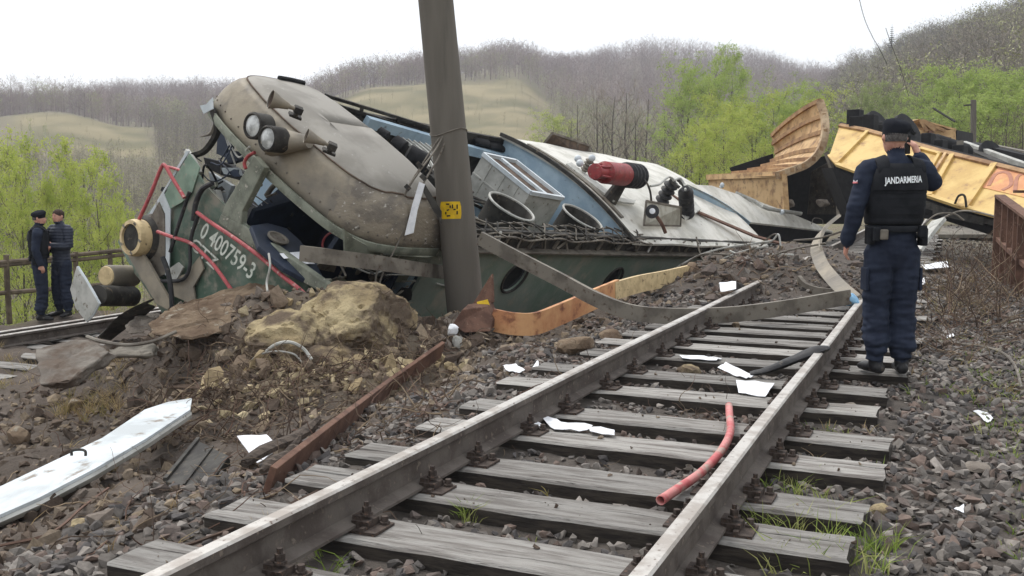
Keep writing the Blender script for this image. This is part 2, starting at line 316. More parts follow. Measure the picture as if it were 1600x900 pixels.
# ------------------------------------------------------------------ near railway track
R_T = .687
PROF = [(-.07, 0), (.07, 0), (.07, .012), (.012, .03), (.009, .118), (.034, .133), (.034, .162), (.026, .172), (-.026, .172), (-.034, .162), (-.034, .133), (-.009, .118), (-.012, .03), (-.07, .012)]
def rail(name, parent, s0, s1, t, zb=.012, step=1.0, sag=None):
    b = MB(); n = int((s1 - s0) / step) + 1; V = []; k = len(PROF)
    for i in range(n):
        s = s0 + (s1 - s0) * i / (n - 1); dt = .004 * math.sin(s * 1.3 + t)
        for w, h in PROF: V.append(TR(s, t + w + dt, zb + h))
    for i in range(n - 1):
        for j in range(k):
            b.add([], []); b.f.append((i * k + j, i * k + (j + 1) % k, (i + 1) * k + (j + 1) % k, (i + 1) * k + j)); b.m.append(0 if j in (6, 7, 8) else 1)
    b.v = [tuple(v) for v in V]; b.f += [tuple(range(k))[::-1], tuple(range((n - 1) * k, n * k))]; b.m += [1, 1]
    return b.build(name, [MT['rail_top'], MT['rail_side']], parent)
track = thing('railway_track', 'nearest railway track with weathered wooden sleepers running from the foreground past the standing officer', 'railway track', TR(4, 0, -.1))
rail('rail', track, -2.6, 52, R_T); rail('rail', track, -3.2, 52, -R_T)
FRONT = [(1325, 874), (1350, 814), (1380, 747), (1391, 701), (1369, 649), (1385, 618), (1417, 587)]
sl = []
for px, py in FRONT:
    q = G(px, py, 0); s, t = st_of(q[0], q[1]); sl.append((s + .14, t))
s_ = sl[0][0]
while s_ > -2.6: s_ -= .57; sl.insert(0, (s_, 1.22 + .05 * math.sin(s_ * 9)))
s_ = sl[-1][0]
while s_ < 50: s_ += .575 + .03 * math.sin(s_ * 5); sl.append((s_, 1.27 + .08 * math.sin(s_ * 7.3)))
def sleeper_mesh(seed, Ln=2.55, w=.282, h=.16):
    r = random.Random(seed); b = MB(); nx = 14; rows = []
    split = r.choice([-.02, .03, .045, -.05]); prof = [(-w / 2, -h), (-w / 2, -.012), (-w / 2 + .012, 0), (split - .006, .0), (split, -.016 * r.uniform(.4, 1)), (split + .006, .0), (w / 2 - .012, 0), (w / 2, -.012), (w / 2, -h)]
    k = len(prof)
    for i in range(nx + 1):
        x = -Ln / 2 + Ln * i / nx; e = (r.uniform(-.006, .006)); row = []
        ce = abs(2 * i / nx - 1)
        for j, (y, z) in enumerate(prof):
            zz = z + r.uniform(-.004, .004) if z > -.05 else z
            if j == 4: zz = z * (.2 + 1.6 * ce) 
            if j in (3, 4, 5): y = y + .01 * math.sin(i * .9 + seed)
            row.append((x + (r.uniform(-.012, .012) if i in (0, nx) else 0), y + e * (1 if j > 0 else 1), zz))
        rows.append(row)
    for rw in rows: b.v += rw
    for i in range(nx):
        for j in range(k - 1):
            b.f.append((i * k + j, (i + 1) * k + j, (i + 1) * k + j + 1, i * k + j + 1)); b.m.append(0 if 1 <= j <= k - 3 else 1)
    b.f += [tuple(range(k)), tuple(range(nx * k, nx * k + k))[::-1]]; b.m += [1, 1]
    m = b.mesh('sleeper'); bm = bmesh.new(); bm.from_mesh(m); bmesh.ops.recalc_face_normals(bm, faces=bm.faces); bm.to_mesh(m); bm.free()
    m.materials.append(MT['wood_sleeper']); m.materials.append(MT['sleeper_side']); return m
SLM = [sleeper_mesh(i) for i in range(6)]
b = MB(); b.box((0, 0, .006), (.36, .15, .012)).box((-.115, 0, .018), (.02, .15, .014)).box((.115, 0, .018), (.02, .15, .014)); ME_PLATE = b.mesh('base_plate'); ME_PLATE.materials.append(MT['iron'])
b = MB(); b.box((0, 0, .026), (.075, .09, .03)).box((-.02, 0, .048), (.04, .07, .022)); ME_CLAMP = b.mesh('rail_clamp'); ME_CLAMP.materials.append(MT['iron'])
b = MB(); b.lathe((0, 0, 0), (0, 0, 1), [(.026, .055), (.026, .066), (.019, .067), (.019, .092), (.011, .093), (.011, .112)], 6); ME_BOLT = b.mesh('bolt'); ME_BOLT.materials.append(MT['iron'])
b = MB(); b.lathe((0, 0, 0), (0, 0, 1), [(.022, .012), (.022, .022), (.015, .023), (.015, .045)], 6); ME_SCREW = b.mesh('sleeper_screw'); ME_SCREW.materials.append(MT['iron'])
ROT = math.atan2(VD[1], VD[0])
for i, (s, tr_) in enumerate(sl):
    o = bpy.data.objects.new('sleeper', SLM[i % 6]); COL.objects.link(o); o.parent = track
    p = TR(s, tr_ - 1.275, -.001) - A(*WLOC[track.name]); o.location = p; o.rotation_euler = (0, 0, ROT + random.uniform(-.012, .012))
    if s > 13: continue
    for sd_ in (-1, 1):
        cxp = sd_ * R_T - (tr_ - 1.275)
        def sub(nm, me, dx, dy):
            c = bpy.data.objects.new(nm, me); COL.objects.link(c); c.parent = o; c.location = (cxp + dx, dy, 0.0); c.rotation_euler = (0, 0, 0 if dx >= 0 else math.pi); return c
        sub('base_plate', ME_PLATE, 0, 0)
        for q in (-1, 1):
            sub('rail_clamp', ME_CLAMP, q * .088, 0); sub('bolt', ME_BOLT, q * .095, 0); sub('sleeper_screw', ME_SCREW, q * .152, .045); 
# lower track on the left: running rail and guard rail
q = G(0, 517, -.60); s0, t0 = st_of(q[0], q[1])
lower = thing('railway_track', 'lower railway track on the left, rail ending under the locomotive nose', 'railway track', TR(s0, t0, -.85))
rail('rail', lower, s0 - 8, s0 + 16, t0, zb=-.78); rail('guard_rail', lower, s0 - 8, s0 + 3.2, t0 + .19, zb=-.80)
for i in range(26):
    o = bpy.data.objects.new('sleeper', SLM[i % 6]); COL.objects.link(o); o.parent = lower
    o.location = TR(s0 - 7.5 + i * .6, t0 + .7, -.835) - A(*WLOC[lower.name]); o.rotation_euler = (0, 0, ROT)

# ------------------------------------------------------------------ ballast stones, clods (uncountable: stuff)
PHI = (1 + 5 ** .5) / 2
ICO = np.array([(-1, PHI, 0), (1, PHI, 0), (-1, -PHI, 0), (1, -PHI, 0), (0, -1, PHI), (0, 1, PHI), (0, -1, -PHI), (0, 1, -PHI), (PHI, 0, -1), (PHI, 0, 1), (-PHI, 0, -1), (-PHI, 0, 1)]) / math.hypot(1, PHI)
ICF = np.array([(0, 11, 5), (0, 5, 1), (0, 1, 7), (0, 7, 10), (0, 10, 11), (1, 5, 9), (5, 11, 4), (11, 10, 2), (10, 7, 6), (7, 1, 8), (3, 9, 4), (3, 4, 2), (3, 2, 6), (3, 6, 8), (3, 8, 9), (4, 9, 5), (2, 4, 11), (6, 2, 10), (8, 6, 7), (9, 8, 1)])
def rotm(n, tilt=1.0):
    a = rng.uniform(0, 2 * math.pi, n); b = rng.normal(0, .35 * tilt, n); c = rng.normal(0, .35 * tilt, n)
    ca, sa, cb, sb, cc, sc_ = np.cos(a), np.sin(a), np.cos(b), np.sin(b), np.cos(c), np.sin(c); z = np.zeros(n); o = np.ones(n)
    Rz = np.stack([ca, -sa, z, sa, ca, z, z, z, o], -1).reshape(n, 3, 3); Rx = np.stack([o, z, z, z, cb, -sb, z, sb, cb], -1).reshape(n, 3, 3); Ry = np.stack([cc, z, sc_, z, o, z, -sc_, z, cc], -1).reshape(n, 3, 3)
    return Rz @ Rx @ Ry
def hull(seed, n=11):                                   # a crushed-stone shape: convex hull of random points
    r = np.random.default_rng(seed); P = r.normal(size=(n, 3)); P /= np.linalg.norm(P, axis=1)[:, None]; P *= r.uniform(.75, 1.05, (n, 1)); P = np.clip(P, -.72, .8)
    bm = bmesh.new(); [bm.verts.new(p) for p in P]; bmesh.ops.convex_hull(bm, input=bm.verts[:]); bmesh.ops.delete(bm, geom=[v for v in bm.verts if not v.link_faces], context='VERTS'); bmesh.ops.triangulate(bm, faces=bm.faces[:]); bm.verts.index_update()
    V = np.array([v.co[:] for v in bm.verts]); Fc = np.array([[v.index for v in f.verts] for f in bm.faces]); bm.free(); return V, Fc
HULLS = [hull(i, 9 + i % 4) for i in range(12)]
def stones(name, P, size, colr, matl, flat=.62, sink=.25):
    VV, FF, CC, off = [], [], [], 0; which = rng.integers(0, len(HULLS), len(P))
    for h, (HV, HF) in enumerate(HULLS):
        k = which == h; n = int(k.sum())
        if not n: continue
        sc = np.stack([rng.uniform(.8, 1.4, n), rng.uniform(.6, 1.0, n), rng.uniform(.75, 1.25, n) * flat], -1) * size[k][:, None]
        K = HV[None] * sc[:, None, :]; K = np.einsum('nij,nkj->nki', rotm(n, 1.3), K) + P[k][:, None, :]; K[:, :, 2] += (size[k] * flat * (1 - 2 * sink) * .6)[:, None]
        VV.append(K.reshape(-1, 3)); FF.append((HF[None] + (np.arange(n) * len(HV))[:, None, None]).reshape(-1, 3) + off); CC.append(np.repeat(colr[k], len(HV), 0)); off += n * len(HV)
    return link(name, rawmesh(name, np.vstack(VV), np.vstack(FF), np.vstack(CC)), matl)
def scatter(n, s0, s1, t0, t1, power=1.6):
    s = s0 + (s1 - s0) * rng.random(n) ** power; t = rng.uniform(t0, t1, n); q = TO + s[:, None] * UD + t[:, None] * VD; return q[:, 0], q[:, 1], s, t
PAL = np.array([S(108, 103, 98), S(90, 86, 83), S(122, 116, 110), S(100, 91, 86), S(114, 100, 92), S(82, 79, 78), S(134, 128, 122)])
def palette(n, pal, v=.18): return pal[rng.integers(0, len(pal), n)] * rng.uniform(1 - v, 1 + v, (n, 1))
xs, ys, ss, ts = [], [], [], []
for (n, a, b_, t0, t1, pw) in [(17500, -1.8, 14, 1.15, 3.4, 1.45), (3500, -1.5, 12, 3.2, 5.2, 1.3), (12500, -2.4, 14, -1.2, 1.2, 1.5), (5600, -2.6, 10, -2.4, -1.1, 1.4), (1800, 12, 34, -1.3, 2.6, 1)]:
    x, y, s, t = scatter(n, a, b_, t0, t1, pw); xs.append(x); ys.append(y); ss.append(s); ts.append(t)
x, y, s, t = map(np.concatenate, (xs, ys, ss, ts))
sarr = np.array([q[0] for q in sl]); ds = np.abs(s[:, None] - sarr[None]).min(1)
keep = (~((np.abs(t) < 1.3) & (ds < .15))) & (np.abs(np.abs(t) - R_T) > .085) & (np.hypot(x, y) > 1.6)
keep &= ~((t > 3.0) & (rng.random(len(t)) < sstep(3.0, 5.0, t) * .85))
x, y, s, t = x[keep], y[keep], s[keep], t[keep]; n = len(x)
size = rng.gamma(4, .0062, n) + .010; size = np.clip(size, .012, .058); size *= np.where(s > 9, 1.25, 1)
size = np.where((np.abs(t) < 1.3), np.minimum(size, .038), size)
gb = stones('ballast_stones', np.stack([x, y, hgt(x, y)], -1), size, palette(n, PAL, .26), MT['gravel'], sink=.12); tag(gb, 'crushed grey-brown ballast stones around and between the sleepers', 'ballast', kind='stuff')
# soil clods and crumbs on the torn-up bank
n = 9000; t = rng.uniform(-7.5, -1.6, n); s = 11.5 * rng.random(n) ** 1.1 - 1.5; q = TO + s[:, None] * UD + t[:, None] * VD; x, y = q[:, 0], q[:, 1]
k = (np.hypot(x, y) > 2.2) & (y > .8); x, y, t = x[k], y[k], t[k]; n = len(x)
size = np.clip(rng.gamma(2.2, .014, n) + .006, .008, .11)
SP = np.array([S(110, 98, 87), S(92, 81, 72), S(126, 114, 100), S(86, 75, 67), S(116, 107, 99), S(140, 126, 108)])
cl = stones('soil_clods', np.stack([x, y, hgt(x, y)], -1), size, palette(n, SP), MT['clod'], flat=.75, sink=.42); tag(cl, 'loose brown soil crumbs and clods covering the torn bank left of the track', 'soil', kind='stuff')
# rubble between the locomotive and the track
n = 2600; x = rng.normal(3.3, 1.5, n); y = rng.normal(14.8, 2.4, n); size = np.clip(rng.gamma(2.5, .018, n), .012, .16)
rb = stones('rubble', np.stack([x, y, hgt(x, y)], -1), size, palette(n, np.vstack([PAL, SP])), MT['clod'], flat=.7, sink=.35); tag(rb, 'grey rubble heap strewn over the track beside the locomotive', 'rubble', kind='stuff')

n = 900; x, y, s, t = scatter(n, -1.2, 11, -1.25, 1.25, 1.3); k = (np.abs(np.abs(t) - R_T) > .12) & (np.abs(s[:, None] - sarr[None]).min(1) < .12); x, y = x[k], y[k]; n = len(x)
cr = stones('sleeper_grit', np.stack([x, y, np.full(n, .001)], -1), np.clip(rng.gamma(2, .004, n), .003, .02), palette(n, SP), MT['clod'], flat=.7, sink=.1); tag(cr, 'dark grit and crumbs lying on top of the sleepers', 'grit', kind='stuff')

# ------------------------------------------------------------------ trees
def tube_np(p, r, n):                                  # open thin tube, returns V, tri faces
    p = np.asarray(p, float); k = len(p); T = np.gradient(p, axis=0); T /= np.linalg.norm(T, axis=1)[:, None] + 1e-9
    a = np.cross(T, A(.31, .77, .2)); a /= np.linalg.norm(a, axis=1)[:, None] + 1e-9; b = np.cross(T, a)
    an = np.arange(n) * 2 * math.pi / n
    V = (p[:, None] + np.asarray(r)[:, None, None] * (a[:, None] * np.cos(an)[None, :, None] + b[:, None] * np.sin(an)[None, :, None])).reshape(-1, 3)
    fs = []
    for i in range(k - 1):
        for j in range(n):
            x0, x1, x2, x3 = i * n + j, i * n + (j + 1) % n, (i + 1) * n + (j + 1) % n, (i + 1) * n + j; fs += [(x0, x1, x2), (x0, x2, x3)]
    return V, np.array(fs)
class TV:
    def __init__(s): s.V = []; s.F = []; s.n = 0
    def add(s, V, Fc): s.V.append(V); s.F.append(np.asarray(Fc) + s.n); s.n += len(V)
    def get(s): return (np.vstack(s.V), np.vstack(s.F)) if s.V else (np.zeros((0, 3)), np.zeros((0, 3), int))
def make_tree(seed, h=10.0, spread=.32, nb=13, n2=5, n3=5, start=.25, up=.55, leaf=0, leafsize=.12, tr=.016, far=False, trunk=.97):
    r = np.random.default_rng(seed); wood, twig, leaves = TV(), TV(), TV()
    def strip(p0, p1, w):
        d = p1 - p0; a = unit(np.cross(d, r.normal(size=3))) * w; twig.add(np.array([p0 - a, p0 + a, p1]), [(0, 1, 2)])
    def lf(c, k):
        for _ in range(k):
            o = c + r.normal(0, leafsize * 1.5, 3); a = unit(r.normal(size=3)) * leafsize * r.uniform(.7, 1.4); b = unit(np.cross(a, r.normal(size=3))) * leafsize * .8
            leaves.add(np.array([o - a, o + b, o + a]), [(0, 1, 2)])
    k = 4 if far else 6; tp = np.zeros((k, 3)); tp[:, 2] = np.linspace(0, h * trunk, k); tp[1:, :2] += np.cumsum(r.normal(0, h * .012, (k - 1, 2)), 0)
    wood.add(*tube_np(tp, h * tr * np.linspace(1, .12, k), 3 if far else 6))
    for i in range(nb):
        f = start + (1 - start) * (i + r.uniform(0, .9)) / nb; f = min(f, .97)
        p0 = np.array([np.interp(f, np.linspace(0, 1, k), tp[:, c]) for c in range(3)])
        az = i * 2.4 + r.uniform(-.5, .5); ln = h * spread * (1.15 - .75 * abs(f - .45)) * r.uniform(.7, 1.15) * (1.0 - .35 * f)
        d = unit(A(math.cos(az), math.sin(az), up + r.uniform(-.1, .5))); q = [p0]
        for j in range(3): d = unit(d + A(0, 0, .18) + r.normal(0, .15, 3)); q.append(q[-1] + d * ln / 3)
        q = np.array(q); w0 = h * tr * .36 * (1.1 - f)
        if far: strip(q[0], q[-1], w0 * 1.3)
        else: wood.add(*tube_np(q, w0 * np.array([1, .75, .5, .2]), 4))
        for j in range(n2):
            g = r.uniform(.25, 1.0); a0 = np.array([np.interp(g * 3, range(4), q[:, c]) for c in range(3)])
            d2 = unit(d + r.normal(0, .65, 3) + A(0, 0, .3)); l2 = ln * r.uniform(.3, .6); a1 = a0 + d2 * l2
            if far: strip(a0, a1, w0 * .6 + .016)
            else:
                m = (a0 + a1) / 2 + r.normal(0, l2 * .06, 3); wood.add(*tube_np([a0, m, a1], w0 * np.array([.4, .28, .1]), 3))
            if leaf and n3 == 0: lf(a1, leaf)
            for l in range(n3):
                g2 = r.uniform(.2, 1.0); c0 = a0 + (a1 - a0) * g2; c1 = c0 + unit(d2 + r.normal(0, .7, 3) + A(0, 0, .15)) * l2 * r.uniform(.35, .7)
                strip(c0, c1, (.011 if not far else .034) * h / 10)
                if leaf: lf(c1, leaf)
    return wood.get(), twig.get(), leaves.get()
MT['bark'] = mat('grey bark', S(92, 85, 78), S(68, 62, 57), s=3, rough=.95, bump=.4, bs=25, spec=.1)
MT['birch'] = mat('pale birch bark', S(196, 190, 180), S(120, 112, 104), s=4, lo=.55, hi=.65, rough=.9, bump=.2, spec=.1)
MT['bare'] = mat('bare twigs', S(126, 114, 106), S(100, 88, 82), s=2, rough=.95, bump=0, spec=.1)
MT['barepale'] = mat('pale bare twigs', S(168, 158, 142), S(138, 126, 112), s=2, rough=.95, bump=0, spec=.1)
MT['leaf_y'] = mat('fresh yellow-green leaves', S(186, 194, 104), S(156, 172, 80), s=1.2, rough=.7, bump=0, trans=.4, spec=.2)
MT['leaf_g'] = mat('fresh light green leaves', S(172, 188, 108), S(146, 166, 86), s=1.2, rough=.7, bump=0, trans=.4, spec=.2)
MT['leaf_p'] = mat('pale grey-green buds', S(160, 172, 112), S(136, 146, 98), s=1.2, rough=.8, bump=0, trans=.35, spec=.15)
MT['needle'] = mat('dark spruce needles', S(66, 84, 62), S(48, 66, 50), s=2, rough=.9, bump=0, spec=.1)
def merge(*a):
    t = TV()
    for V, Fc in a:
        if len(V): t.add(V, Fc)
    return t.get()
LEAFY = [make_tree(100 + i, 10, spread=.30 + .03 * (i % 3), nb=17, n2=6, n3=6, leaf=15, leafsize=.07, start=.2, up=.5) for i in range(4)]
BUSHY = [make_tree(140 + i, 10, spread=.42, nb=18, n2=6, n3=6, leaf=15, leafsize=.085, start=.08, up=.45) for i in range(3)]
BARE = [make_tree(200 + i, 10, spread=.32 + .04 * (i % 3), nb=15, n2=6, n3=6, start=.25, up=.6) for i in range(4)]
SLIM = [make_tree(260 + i, 10, spread=.16, nb=18, n2=4, n3=4, leaf=2, leafsize=.09, start=.2, up=.9) for i in range(2)]
def spruce(seed):
    r = np.random.default_rng(seed); w, l = TV(), TV(); w.add(*tube_np(np.array([(0, 0, 0), (0, 0, 5), (0, 0, 10.)]), [.16, .1, .02], 5))
    for i in range(26):
        z = 1.2 + 8.6 * i / 26; R_ = 1.9 * (1 - z / 10.4)
        for j in range(9):
            a = r.uniform(0, 6.28); d = A(math.cos(a), math.sin(a), -.25); p0 = A(0, 0, z); p1 = p0 + d * R_ * r.uniform(.8, 1.1); sd_ = np.cross(d, A(0, 0, 1)) * .32
            m = p0 + (p1 - p0) * .45; l.add(np.array([p0, m + sd_, p1, m - sd_]), [(0, 1, 2), (0, 2, 3)])
    return w.get(), (np.zeros((0, 3)), np.zeros((0, 3), int)), l.get()
SPR = [spruce(5)]
_tm = {}
def tree_meshes(key, arch, bark, twig, leafm):
    k = (key, bark, twig, leafm)
    if k not in _tm:
        (w, t, l) = arch
        a = rawmesh('trunk', *w, smooth=True); a.materials.append(MT[bark])
        V, Fc = merge(t, l); c = rawmesh('crown', V, Fc); c.materials.append(MT[twig]); c.materials.append(MT[leafm])
        mi = np.zeros(len(Fc), np.int32); mi[len(t[1]):] = 1; c.polygons.foreach_set('material_index', mi); _tm[k] = (a, c)
    return _tm[k]
ORD = ['leftmost', 'second from left', 'third from left', 'fourth from left', 'fifth from left', 'sixth from left', 'seventh from left', 'eighth from left', 'ninth from left', 'tenth from left', 'eleventh from left']
_cnt = {}
def place_tree(name, label, group, key, arch, px, ptop, Y, bark='bark', twig='bare', leafm='leaf_y', wide=1.0, cat='tree'):
    q = D(px, ptop, Y); zb = float(hgt(q[0], q[1])) - .1; h = max(.6, q[2] - zb); a, c = tree_meshes(key, arch, bark, twig, leafm)
    o = thing(name, label, cat, (q[0], q[1], zb), group); k = h / 10; o.scale = (k * wide, k * wide, k); o.rotation_euler = (0, 0, random.uniform(0, 6.28))
    for nm, me in (('trunk', a), ('crown', c)):
        ch = bpy.data.objects.new(nm, me); COL.objects.link(ch); ch.parent = o
    if group: _cnt.setdefault(group, []).append((px, o))
    return o
g = 'fresh yellow-green trees behind the wooden fence'
for i, (px, pt, Y, w) in enumerate([(-70, 275, 44, .85), (-8, 268, 46, .8), (50, 262, 42, .75), (118, 258, 43, .8), (160, 300, 40, .6), (88, 300, 38, .55), (25, 305, 37, .55), (182, 350, 36, .5)]):
    place_tree('leafing_tree', 'yellow-green spring tree below the bank behind the wooden fence', g, f'L{i % 4}', LEAFY[i % 4], px, pt, Y, wide=w)
g2 = 'fresh light green trees between the locomotive roof and the yellow wagons'
for i, (px, pt, Y, w, lm) in enumerate([(1088, 138, 86, .8, 'leaf_g'), (1112, 128, 88, .7, 'leaf_g'), (1140, 116, 92, .72, 'leaf_g'), (1170, 175, 72, .8, 'leaf_y'), (1112, 212, 56, .8, 'leaf_y'), (1090, 228, 52, .85, 'leaf_y'), (1145, 178, 66, .8, 'leaf_y'), (1205, 168, 74, .9, 'leaf_g'), (1240, 164, 78, .9, 'leaf_g'), (1262, 168, 74, .9, 'leaf_y'), (1180, 205, 60, .9, 'leaf_y')]):
    place_tree('leafing_tree', 'light green tree between locomotive roof and curled wagon', g2, f'B{i % 3}', BUSHY[i % 3], px, pt, Y, leafm=lm, wide=w * 1.25)
g3 = 'pale green trees behind the officer'
for i, (px, pt, Y, w) in enumerate([(1345, 158, 84, .7), (1368, 152, 86, .7), (1392, 158, 82, .75), (1440, 160, 84, 1.0)]):
    place_tree('leafing_tree', 'pale green tree behind the beret of the near officer', g3, f'B{i % 3}', BUSHY[i % 3], px, pt, Y, leafm='leaf_p', wide=w)
g4 = 'willows beyond the wagons'
for i, (px, pt, Y, w) in enumerate([(1478, 134, 78, 1.0), (1505, 130, 74, 1.1), (1540, 136, 72, 1.1), (1578, 130, 70, 1.2), (1615, 134, 70, 1.2), (1520, 165, 62, 1.2), (1560, 165, 60, 1.2)]):
    place_tree('willow_tree', 'bright green willow beyond the right end of the yellow wagon', g4, f'B{i % 3}', BUSHY[i % 3], px, pt, Y, leafm='leaf_g', wide=w * 1.2)
place_tree('leafing_bush', 'single round yellow-green bush at the lower edge of the pasture', None, 'B0', BUSHY[0], 874, 190, 170, leafm='leaf_y', wide=1.5, cat='bush')
g5 = 'bare trees behind the locomotive roof'
for i, (px, pt, Y, w) in enumerate([(905, 158, 105, .9), (930, 150, 110, .9), (958, 146, 112, 1), (985, 140, 115, 1), (1010, 150, 108, .9), (1040, 165, 95, .9), (1060, 170, 100, .9), (1075, 200, 70, .9), (890, 185, 100, .9), (990, 175, 82, .9), (945, 185, 80, .9)]):
    place_tree('bare_tree', 'pale bare tree standing behind the wrecked locomotive roof', g5, f'R{i % 4}', BARE[i % 4], px, pt, Y, twig='barepale', wide=w)
g6 = 'scrub trees at the right edge'
for i, (px, pt, Y, w) in enumerate([(1548, 190, 48, .9), (1572, 178, 46, 1), (1598, 184, 44, 1.1), (1625, 175, 42, 1), (1535, 215, 50, .9), (1585, 210, 40, .9)]):
    place_tree('bare_tree', 'bare grey scrub tree at the right edge behind the wagon', g6, f'R{i % 4}', BARE[i % 4], px, pt, Y, twig='bare', wide=w)
g7 = 'slender birches'
for i, (px, pt, Y) in enumerate([(1207, 108, 150), (1243, 118, 150), (1258, 120, 155)]):
    place_tree('birch_tree', 'slender pale birch beyond the curled wagon wall', g7, f'S{i % 2}', SLIM[i % 2], px, pt, Y, bark='birch', leafm='leaf_p', wide=1.1)
g8 = 'white birches on the left slope'
for i, (px, pt, Y) in enumerate([(24, 205, 150), (46, 188, 170), (72, 195, 160), (45, 250, 90), (135, 272, 75)]):
    place_tree('birch_tree', 'thin white-stemmed birch on the left slope', g8, f'S{i % 2}', SLIM[i % 2], px, pt, Y, bark='birch', twig='barepale', leafm='leaf_p', wide=.7)
place_tree('spruce_tree', 'lone dark spruce on the skyline of the right hill', None, 'SP', SPR[0], 1394, 38, 290, leafm='needle')
place_tree('spruce_tree', 'small dark spruce low down beside the slender birches', None, 'SP', SPR[0], 1221, 150, 145, leafm='needle')

for gn, lst in _cnt.items():
    for k_, (px_, o) in enumerate(sorted(lst, key=lambda q: q[0])): o['label'] = o['label'] + ', ' + ORD[k_]

# woods on the slopes: read as masses (stuff)
def wood(name, label, archs, P, hts, tints, shade=None):
    Vs, Fs, Cs, n = [], [], [], 0
    for i in range(len(P)):
        V, Fc, isl = archs[i % len(archs)]; a = rng.uniform(0, 6.28); k = hts[i] / 10; w = k * rng.uniform(.85, 1.25)
        c, s_ = math.cos(a) * w, math.sin(a) * w
        Q = np.stack([V[:, 0] * c - V[:, 1] * s_, V[:, 0] * s_ + V[:, 1] * c, V[:, 2] * k], -1) + P[i]
        Vs.append(Q.astype(np.float32)); Fs.append(Fc + n); Cs.append(np.where(isl[:, None], tints[i][1], tints[i][0])); n += len(V)
    me = rawmesh(name, np.vstack(Vs), np.vstack(Fs), np.vstack(Cs)); o = link(name, me, MT['twig']); return tag(o, label, 'woodland', kind='stuff')
def arch_flat(t):
    w, tw, l = t; V, Fc = merge(w, tw, l); isl = np.zeros(len(V), bool); isl[len(w[0]) + len(tw[0]):] = len(l[0]) > 0; return V, Fc, isl
FARB = [arch_flat(make_tree(300 + i, 10, spread=.40, nb=13, n2=4, n3=2, far=True, start=.12, tr=.011, up=.35, trunk=.8)) for i in range(6)]
FARL = [arch_flat(make_tree(330 + i, 10, spread=.34, nb=12, n2=4, n3=0, far=True, leaf=3, leafsize=.17, start=.15, tr=.012, trunk=.8)) for i in range(4)]
MIDB = [arch_flat(make_tree(350 + i, 10, spread=.24, nb=13, n2=4, n3=1, far=True, start=.3, tr=.008, leaf=1, leafsize=.11, up=.8)) for i in range(5)]
def pick(n, px0, px1, y0, y1, p=1.0):
    px = rng.uniform(px0, px1, n); Y = np.sqrt(rng.uniform(y0 ** 2, y1 ** 2, n)) if p == 1 else y0 + (y1 - y0) * rng.random(n) ** p
    x = (px - CX) / F * Y * 1.005; k = meadow(x, Y) < .25; x, Y, px = x[k], Y[k], px[k]; return np.stack([x, Y, hgt(x, Y) - .3], -1), px
def tints(n, a, b, c, v=.2):
    k = rng.random((n, 1)); base = (A(*a) * k + A(*b) * (1 - k)) * rng.uniform(1 - v, 1 + v, (n, 1)); lc = A(*c) * rng.uniform(.8, 1.2, (n, 1)); return list(zip(base, lc))
P, px = pick(5400, -120, 1330, 292, 640)
wood('bare_beech_wood', 'bare purplish beech wood covering the far hills', FARB, P, rng.uniform(9, 14, len(P)), tints(len(P), S(164, 148, 144), S(130, 118, 115), S(150, 150, 112)))
P, px = pick(420, 0, 900, 288, 400)
wood('budding_wood', 'budding pale green trees along the upper edge of the pastures', FARL, P, rng.uniform(7, 12, len(P)), tints(len(P), S(150, 138, 126), S(128, 118, 108), S(160, 162, 118)))
P, px = pick(2100, 1270, 1720, 95, 345)
wood('mixed_hill_wood', 'mixed bare and budding wood on the steep right hill', FARB + FARL[:2], P, rng.uniform(7, 13, len(P)), tints(len(P), S(148, 139, 126), S(106, 101, 94), S(150, 151, 112)))
P, px = pick(2100, -140, 480, 58, 190); P = P[(px > 300) | (P[:, 1] < 168)]
wood('slope_thicket', 'grey leafless thicket on the slope left of the locomotive', MIDB, P, rng.uniform(4, 7.5, len(P)), tints(len(P), S(158, 149, 134), S(120, 113, 104), S(160, 163, 116)))
P, px = pick(700, 250, 520, 190, 285)
wood('side_thicket', 'leafless thicket filling the hollow between the two pastures', MIDB, P, rng.uniform(5, 9, len(P)), tints(len(P), S(142, 130, 126), S(112, 104, 100), S(150, 154, 108)))
P, px = pick(2300, 480, 1330, 110, 300)
P = P[(rng.random(len(P)) < .22) | (px > 850)]
wood('valley_thicket', 'leafless grey-green thicket below the pasture behind the locomotive', MIDB + FARL[:2], P, rng.uniform(5, 9, len(P)), tints(len(P), S(156, 148, 132), S(120, 112, 102), S(156, 162, 112)))
x_ = rng.uniform(-140, 30, 900); y_ = rng.uniform(205, 340, 900); k = meadow(x_, y_) > .4; P = np.stack([x_, y_, hgt(x_, y_) - .1], -1)[k][:150]
wood('pasture_scrub', 'small scattered bushes dotting the dry pastures', MIDB, P, rng.uniform(.8, 3.2, len(P)), tints(len(P), S(130, 118, 100), S(104, 96, 84), S(140, 142, 98)))

